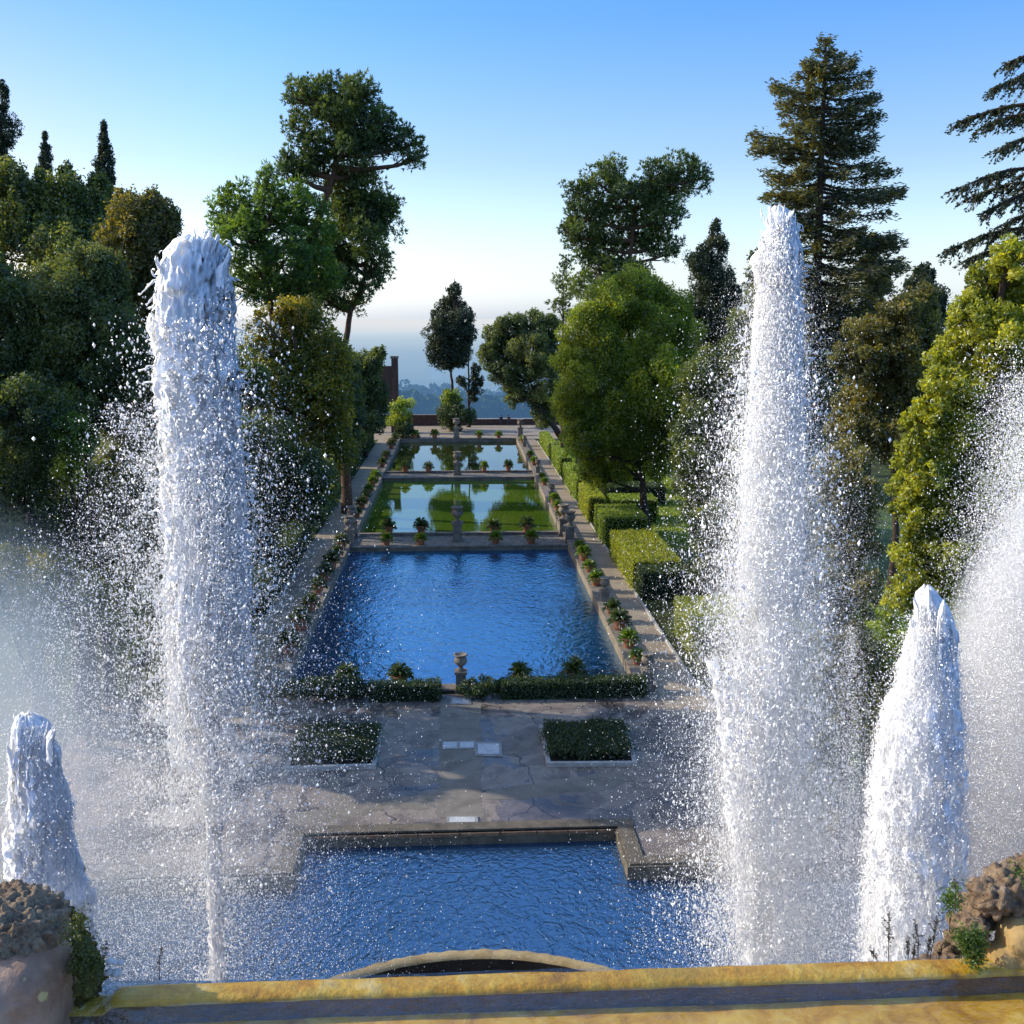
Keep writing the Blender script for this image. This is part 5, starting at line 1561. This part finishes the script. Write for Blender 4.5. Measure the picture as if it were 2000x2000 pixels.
def gauss_spray(mb, n, v0, v1, centre, width, Y, dy, rmin, rmax, power=1.0, stretch=1.5, fine=False, vpow=1.0, clump=0.0, rpow=3.0):
    v = v0 + (v1 - v0) * R.random(n) ** vpow
    cu = np.interp(v, [c[0] for c in centre], [c[1] for c in centre])
    w = np.interp(v, [c[0] for c in width], [c[1] for c in width])
    g = R.normal(0, 1, n)
    g = np.sign(g) * np.abs(g) ** power
    u = cu + g * w
    if clump > 0:
        keep = np.array([mnoise.noise(Vector((a * .035, b * .022, 5.1))) for a, b in zip(u, v)])
        keep2 = np.array([mnoise.noise(Vector((a * .012, b * .009, 9.1))) for a, b in zip(u, v)])
        m = R.random(n) < np.clip(.55 + clump * (keep + .7 * keep2), .03, 1)
        u, v, w = u[m], v[m], w[m]
    yy = Y + R.normal(0, dy, len(u))
    r = rmin + (rmax - rmin) * R.random(len(u)) ** rpow
    drops(mb, px_pts(u, v, yy), r, stretch, fine)

def skin_drops(mb, prof, Y, n, vmin, rmin, rmax, stretch=3.6):
    """drops clinging to the torn surface of a jet"""
    pv = [p[0] for p in prof]
    v = vmin + (pv[-1] - vmin) * R.random(n)
    ul, ur = np.interp(v, pv, [p[1] for p in prof]), np.interp(v, pv, [p[2] for p in prof])
    a = R.uniform(0, 6.283, n)
    q = np.clip(R.normal(.98, .10, n), .6, 1.35)
    u = (ul + ur) / 2 + (ur - ul) / 2 * np.cos(a) * q
    y = Y + (ur - ul) / 2 * K * Y / 2000 * np.sin(a) * q
    drops(mb, px_pts(u, v, y), rmin + (rmax - rmin) * R.random(n) ** 2.5, stretch)

def shreds(mb, n, v0, v1, edge, Y, size, side=0):
    """thin curled ribbons of water torn off the edge of a jet"""
    for _ in range(n):
        v = R.uniform(v0, v1)
        l, r_ = (np.interp(v, [e[0] for e in edge], [e[i] for e in edge]) for i in (1, 2))
        s = R.choice([-1, 1]) if side == 0 else side
        u = (l if s < 0 else r_) + R.normal(0, 5)
        c = P(u, v, Y + R.normal(0, .15))
        m = R.integers(4, 8)
        a = R.uniform(0, 6.28); pts = [c]
        for k in range(m):
            a += R.normal(0, .7)
            pts.append(pts[-1] + np.array([math.cos(a) * .8 + .25 * s, R.normal(0, .4), math.sin(a) * 1.0 - .1]) * size * R.uniform(.6, 1.3))
        rr_ = [size * R.uniform(.15, .5) for _ in pts]
        rr_[0] *= .5; rr_[-1] = size * .4
        mb.tube(pts, rr_, 5)

def tips(mb, prof, Y, n, size, seed):
    """loose fingers of water thrown up round the head of a jet"""
    v0 = prof[0][0]; w = prof[4][2] - prof[4][1]; c = (prof[4][1] + prof[4][2]) / 2
    for k in range(n):
        u = c + R.uniform(-.5, .5) * w
        vt = np.interp(u, *zip(*sorted([(p[1], p[0]) for p in prof[:6]] + [(p[2], p[0]) for p in prof[:6]]))) - R.uniform(2, 14) * size
        wd = R.uniform(3, 9) * size; ln = R.uniform(30, 90) * size; dr = (u - c) * .25
        ragged(mb, [(vt, u + dr - .6, u + dr + .6, 0), (vt + ln * .12, u + dr - wd * .6, u + dr + wd * .5, .05), (vt + ln * .5, u - wd, u + wd, .3), (vt + ln, u - wd * 1.2, u + wd * 1.2, .55)], Y - .12 + R.normal(0, .12), 18, 44, seed + k * 3.1, .75, 1.0, fz=5)

def jet(label, base_px, Y, group="fountain water jets"):
    b = P(*base_px, Y)
    return empty("water_jet", (b[0], Y, min(b[2], 8.7)), label, "water jet", group)

# --- tall left jet
YL = 11.6
e = jet("tall bluish-white water jet on the left with solid rounded head", (405, 1850), YL)
profL = [(446, 352, 384, .0), (455, 330, 408, .0), (475, 318, 416, .02), (510, 303, 424, .08), (545, 296, 430, .16), (590, 292, 432, .2), (650, 297, 436, .24), (700, 293, 444, .28), (760, 300, 446, .32), (830, 303, 450, .36),
         (900, 306, 452, .42), (980, 310, 458, .48), (1060, 312, 464, .50), (1140, 312, 468, .54), (1260, 316, 460, .66), (1350, 322, 452, .74)]
def shrink(prof, k, dh): return [(v, (l + r) / 2 - (r - l) / 2 * k, (l + r) / 2 + (r - l) / 2 * k, min(1, h + dh)) for v, l, r, h in prof]
mb = MB()
ragged(mb, shrink(profL, .82, -.12), YL, 110, 420, 1.3, .18, 1.0, fz=2.6)
ragged(mb, shrink(profL, .90, .14), YL, 120, 420, 4.7, .22, 1.0, fz=2.6)
ragged(mb, shrink(profL, .96, .28), YL, 120, 420, 8.2, .30, 1.0, fz=3)
ragged(mb, shrink(profL, .62, .0), YL, 80, 300, 15.2, .4, 1.0, fz=5)
ragged(mb, [(900, 308, 352, .42), (1100, 314, 350, .5), (1300, 318, 346, .62), (1450, 322, 350, .72)], YL, 50, 220, 61.2, .6, 1.0, fz=6)
ragged(mb, [(850, 420, 456, .42), (1050, 432, 470, .5), (1180, 440, 474, .6), (1300, 446, 478, .74)], YL, 50, 220, 64.2, .6, 1.0, fz=6)
tips(mb, profL, YL, 16, 1.0, 101.0)
shreds(mb, 150, 455, 1150, profL, YL, .022)
shreds(mb, 60, 450, 1000, profL, YL, .034)
mb.build("water_column", M["column"], e, smooth=True)
mb = MB()
ragged(mb, [(960, 372, 402, .2), (1100, 376, 412, .28), (1250, 382, 412, .34), (1400, 380, 410, .36), (1480, 384, 414, .38), (1560, 388, 420, .38), (1680, 392, 418, .4), (1850, 398, 428, .42)], YL, 40, 330, 3.3, .55, 1.0, fz=5)
ragged(mb, [(960, 374, 398, .2), (1250, 384, 408, .3), (1480, 388, 410, .34), (1680, 394, 414, .36), (1850, 402, 424, .38)], YL, 30, 300, 6.3, .5, 1.0, .7, fz=5)
mb.build("falling_stream", M["column"], e, smooth=True)
mb = MB()
skin_drops(mb, shrink(profL, .94, 0), YL, 60000, 620, .0018, .007)
# droplets inside the broken lower part, round the column, and wide rain
gauss_spray(mb, 60000, 860, 1560, [(860, 385), (1560, 378)], [(860, 44), (1200, 52), (1560, 56)], YL, .35, .003, .013, 1.0, 2.6, clump=1.3)
gauss_spray(mb, 9000, 1150, 1850, [(1150, 395), (1850, 405)], [(1150, 34), (1850, 24)], YL, .3, .004, .016, 1.0, 1.8, clump=1.0)
gauss_spray(mb, 14000, 560, 1150, [(560, 378), (1150, 385)], [(560, 54), (1150, 80)], YL, .5, .002, .010, 1.0, 1.4, clump=.9)
gauss_spray(mb, 42000, 760, 1850, [(760, 400), (1850, 390)], [(760, 90), (1100, 125), (1850, 170)], YL, 1.0, .0018, .009, 1.0, 1.4, vpow=.75, rpow=4)
gauss_spray(mb, 46000, 900, 1850, [(900, 330), (1850, 330)], [(900, 110), (1300, 180), (1850, 230)], YL, 1.2, .0016, .008, 1.0, 1.4, vpow=.7, rpow=4)
gauss_spray(mb, 14000, 760, 1200, [(760, 260), (1200, 230)], [(760, 45), (1200, 80)], YL, .8, .002, .012, 1.0, 1.2, rpow=4, clump=.8)
gauss_spray(mb, 90000, 700, 1850, [(700, 385), (1200, 330), (1850, 320)], [(700, 75), (1200, 150), (1850, 200)], YL + .6, 1.0, .0012, .0034, 1.0, 1.8, fine=True, vpow=.7)
gauss_spray(mb, 9000, 600, 1700, [(600, 375), (1700, 400)], [(600, 75), (1700, 110)], YL - .6, .5, .006, .020, 1.0, 1.5, rpow=5)
o = mb.build("spray", M["drop"], e); tag(o, kind="stuff")

# --- tall right jet
YR = 11.6
e = jet("tall white water jet on the right widening into spray", (1440, 1850), YR)
profR = [(392, 1462, 1474, 0), (400, 1454, 1486, .05), (412, 1452, 1494, .15), (432, 1448, 1502, .2), (470, 1438, 1506, .3), (492, 1418, 1506, .34), (540, 1430, 1508, .40), (620, 1424, 1510, .50), (720, 1418, 1512, .58), (850, 1408, 1516, .66), (1000, 1400, 1512, .74), (1150, 1395, 1505, .8)]
mb = MB()
ragged(mb, shrink(profR, .76, -.06), YR, 100, 360, 21.3, .26, 1.0, fz=2.6)
ragged(mb, shrink(profR, .96, .22), YR, 110, 400, 71.3, .32, 1.0, fz=3)
ragged(mb, shrink(profR, .95, .12), YR, 100, 360, 24.7, .30, 1.0, fz=3)
ragged(mb, profR, YR, 70, 280, 28.7, .34, .95, .5)
tips(mb, profR, YR, 10, 0.7, 151.0)
shreds(mb, 110, 410, 800, [(394, 1450, 1490), (500, 1425, 1508), (760, 1395, 1520)], YR, .022)
mb.build("water_column", M["column"], e, smooth=True)
mb = MB()
ragged(mb, [(1100, 1430, 1470, .35), (1300, 1440, 1480, .42), (1500, 1425, 1470, .45), (1700, 1415, 1455, .45), (1850, 1408, 1448, .45)], YR, 40, 260, 33.3, .6, 1.0, fz=5)
ragged(mb, [(1250, 1340, 1400, .5), (1450, 1360, 1420, .5), (1650, 1390, 1430, .5), (1850, 1395, 1440, .5)], YR, 40, 200, 36.3, .7, 1.0, fz=5)
mb.build("falling_stream", M["column"], e, smooth=True)
mb = MB()
skin_drops(mb, shrink(profR, .96, 0), YR, 110000, 420, .0016, .006)
gauss_spray(mb, 85000, 400, 1850, [(400, 1470), (600, 1468), (900, 1455), (1200, 1438), (1850, 1440)], [(400, 10), (600, 28), (900, 46), (1200, 60), (1850, 58)], YR, .35, .002, .008, .9, 3.2, vpow=.85, rpow=2.5)
gauss_spray(mb, 26000, 800, 1850, [(800, 1440), (1850, 1420)], [(800, 45), (1850, 80)], YR, .5, .003, .013, 1.0, 2.8, clump=1.4, rpow=3)
gauss_spray(mb, 48000, 550, 1850, [(550, 1450), (1850, 1420)], [(550, 62), (1000, 105), (1850, 130)], YR, .9, .0016, .008, 1.0, 1.5, vpow=.7, rpow=4)
gauss_spray(mb, 9000, 850, 1850, [(850, 1545), (1850, 1530)], [(850, 22), (1850, 34)], YR, .5, .003, .018, 1.0, 1.5, rpow=4, clump=.9)
gauss_spray(mb, 160000, 480, 1850, [(480, 1466), (900, 1450), (1850, 1435)], [(480, 40), (900, 75), (1300, 100), (1850, 110)], YR + .3, .8, .0012, .0034, 1.0, 1.9, fine=True, vpow=.75)
gauss_spray(mb, 40000, 900, 1850, [(900, 1590), (1850, 1570)], [(900, 40), (1850, 60)], YR + 1, .8, .0012, .0032, 1.0, 1.7, fine=True, vpow=.7)
gauss_spray(mb, 7000, 700, 1800, [(700, 1450), (1800, 1420)], [(700, 60), (1800, 90)], YR - .6, .5, .006, .022, 1.0, 1.5, rpow=5)
o = mb.build("spray", M["drop"], e); tag(o, kind="stuff")

# --- short left jet in the corner
YS = 7.6
e = jet("short dense white water jet at the lower left beside the rock", (100, 1850), YS)
profS = [(1352, 42, 62, 0), (1358, 34, 72, .0), (1370, 30, 84, .1), (1385, 26, 96, .15), (1420, 22, 104, .2), (1470, 22, 116, .26), (1530, 20, 134, .32), (1570, 20, 132, .34), (1620, 20, 142, .38), (1660, 20, 156, .42), (1690, 22, 176, .46), (1730, 26, 172, .5), (1860, 30, 186, .56)]
mb = MB()
ragged(mb, shrink(profS, .84, -.1), YS, 100, 280, 41.3, .2, 1.0, fz=3.5)
ragged(mb, shrink(profS, .97, .14), YS, 110, 300, 44.3, .24, 1.0, fz=4)
ragged(mb, shrink(profS, 1.04, .28), YS, 110, 300, 47.3, .32, 1.0, fz=4)
tips(mb, profS, YS, 9, 0.75, 201.0)
shreds(mb, 70, 1380, 1780, profS, YS, .011)
mb.build("water_column", M["column"], e, smooth=True)
mb = MB()
skin_drops(mb, profS, YS, 40000, 1370, .0012, .005)
gauss_spray(mb, 9000, 1360, 1850, [(1360, 60), (1850, 110)], [(1360, 36), (1850, 70)], YS, .3, .0018, .007, 1, 1.4, rpow=4)
gauss_spray(mb, 22000, 1000, 1850, [(1000, 110), (1850, 180)], [(1000, 55), (1400, 100), (1850, 150)], YS + .6, .6, .0018, .006, 1, 1.4, rpow=4, vpow=.7)
o = mb.build("spray", M["drop"], e); tag(o, kind="stuff")

# --- short right jet
YQ = 8.0
e = jet("shorter white water jet at the lower right in front of the mist", (1730, 1850), YQ)
profQ = [(1112, 1740, 1752, 0), (1122, 1732, 1764, .04), (1150, 1729, 1784, .12), (1170, 1728, 1794, .2), (1200, 1714, 1796, .28), (1260, 1699, 1802, .34), (1300, 1690, 1806, .38), (1330, 1672, 1808, .38), (1375, 1660, 1812, .42), (1460, 1646, 1814, .46), (1560, 1640, 1814, .5), (1700, 1630, 1816, .54), (1850, 1630, 1816, .56)]
mb = MB()
ragged(mb, shrink(profQ, .80, -.06), YQ, 110, 380, 51.3, .22, 1.0, fz=3.5)
ragged(mb, shrink(profQ, .95, .14), YQ, 120, 420, 54.3, .26, 1.0, fz=4)
ragged(mb, shrink(profQ, 1.03, .28), YQ, 120, 420, 57.3, .34, 1.0, fz=4)
tips(mb, profQ, YQ, 8, 0.8, 251.0)
shreds(mb, 110, 1180, 1760, profQ, YQ, .011)
mb.build("water_column", M["column"], e, smooth=True)
mb = MB()
skin_drops(mb, profQ, YQ, 90000, 1140, .0012, .005)
gauss_spray(mb, 36000, 1150, 1850, [(1150, 1750), (1850, 1725)], [(1150, 26), (1450, 62), (1850, 78)], YQ, .35, .0018, .006, 1, 1.6, vpow=.8, rpow=3)
gauss_spray(mb, 14000, 1180, 1850, [(1180, 1605), (1300, 1605), (1850, 1590)], [(1180, 5), (1300, 18), (1850, 40)], YQ + 1.2, .4, .0018, .005, 1, 1.6, vpow=.75, rpow=3)
o = mb.build("spray", M["drop"], e); tag(o, kind="stuff")

# --- sheet of fine spray blowing at the right edge
YM = 9.2
b = P(1900, 1850, YM)
e = jet("fine white spray of a jet drifting at the right edge", (1910, 1850), YM)
mb = MB()
gauss_spray(mb, 190000, 700, 1850, [(700, 1945), (1000, 1930), (1850, 1900)], [(700, 34), (1000, 62), (1850, 70)], YM, .5, .0016, .005, 1, 1.7, vpow=.7, rpow=3)
gauss_spray(mb, 20000, 640, 1500, [(640, 1945), (1500, 1880)], [(640, 60), (1500, 90)], YM + .5, .8, .002, .007, 1, 1.5, vpow=.8, rpow=4)
o = mb.build("spray", M["drop"], e); tag(o, kind="stuff")

# --- mist volumes
def mist(u, v, Y, r, dens, label, aniso=.2, col=(1, 1, 1)):
    t = NT("fine_mist")
    sc = t.n("ShaderNodeVolumeScatter"); sc.inputs["Density"].default_value = dens; sc.inputs["Anisotropy"].default_value = aniso
    sc.inputs["Color"].default_value = (*col, 1)
    tc = t.n("ShaderNodeTexCoord")
    mp = t.n("ShaderNodeVectorMath"); mp.operation = "DIVIDE"; mp.inputs[1].default_value = r
    t.set(mp.inputs[0], tc.outputs["Object"])
    ln = t.n("ShaderNodeVectorMath"); ln.operation = "LENGTH"; t.set(ln.inputs[0], mp.outputs[0])
    fall = t.ramp(ln.outputs["Value"], [(0, (1,) * 3), (.45, (.55,) * 3), (.75, (.15,) * 3), (.98, (0,) * 3)])
    t.set(sc.inputs["Density"], t.math("MULTIPLY", t.math("MULTIPLY", fall, dens), t.math("ADD", t.noise(1.6, 3, .6, tc.outputs["Object"]), .5)))
    t.t.links.new(sc.outputs[0], t.out.inputs["Volume"])
    import bmesh
    bm = bmesh.new(); bmesh.ops.create_icosphere(bm, subdivisions=4, radius=1)
    for q in bm.verts:
        k = 1 + .25 * mnoise.noise(q.co * 1.7 + Vector((u, v, 0)))
        q.co = Vector((q.co.x * r[0] * k, q.co.y * r[1] * k, q.co.z * r[2] * k))
    me = bpy.data.meshes.new("mist"); bm.to_mesh(me); bm.free()
    me.polygons.foreach_set("use_smooth", [True] * len(me.polygons))
    me.materials.append(t.m)
    o = bpy.data.objects.new("mist", me); COL.objects.link(o); o.location = P(u, v, Y)
    tag(o, label, "mist", "drifting fountain mist", "stuff")
mist(1960, 1480, 9.3, (1.25, .9, 3.4), 14.0, "dense white mist at the right edge behind the short right jet", aniso=-.1, col=(1.35, 1.35, 1.35))
mist(1850, 1700, 10.0, (1.6, .9, 1.9), 2.6, "pale low mist between the short right jet and the right rock")
mist(1560, 1700, 10.8, (1.2, .8, 2.6), .9, "thin grey mist between the two right jets")
mist(1450, 1350, YR, (.95, .7, 4.6), 1.3, "white mist wrapped around the tall right jet")
mist(10, 1450, 9.5, (1.5, .9, 2.8), .9, "thin bluish mist at the left edge above the short jet", col=(.85, 1.15, 1.5))
mist(330, 1600, 12.0, (2.4, .9, 3.0), .30, "very thin mist around the foot of the tall left jet", col=(.95, 1.15, 1.4))
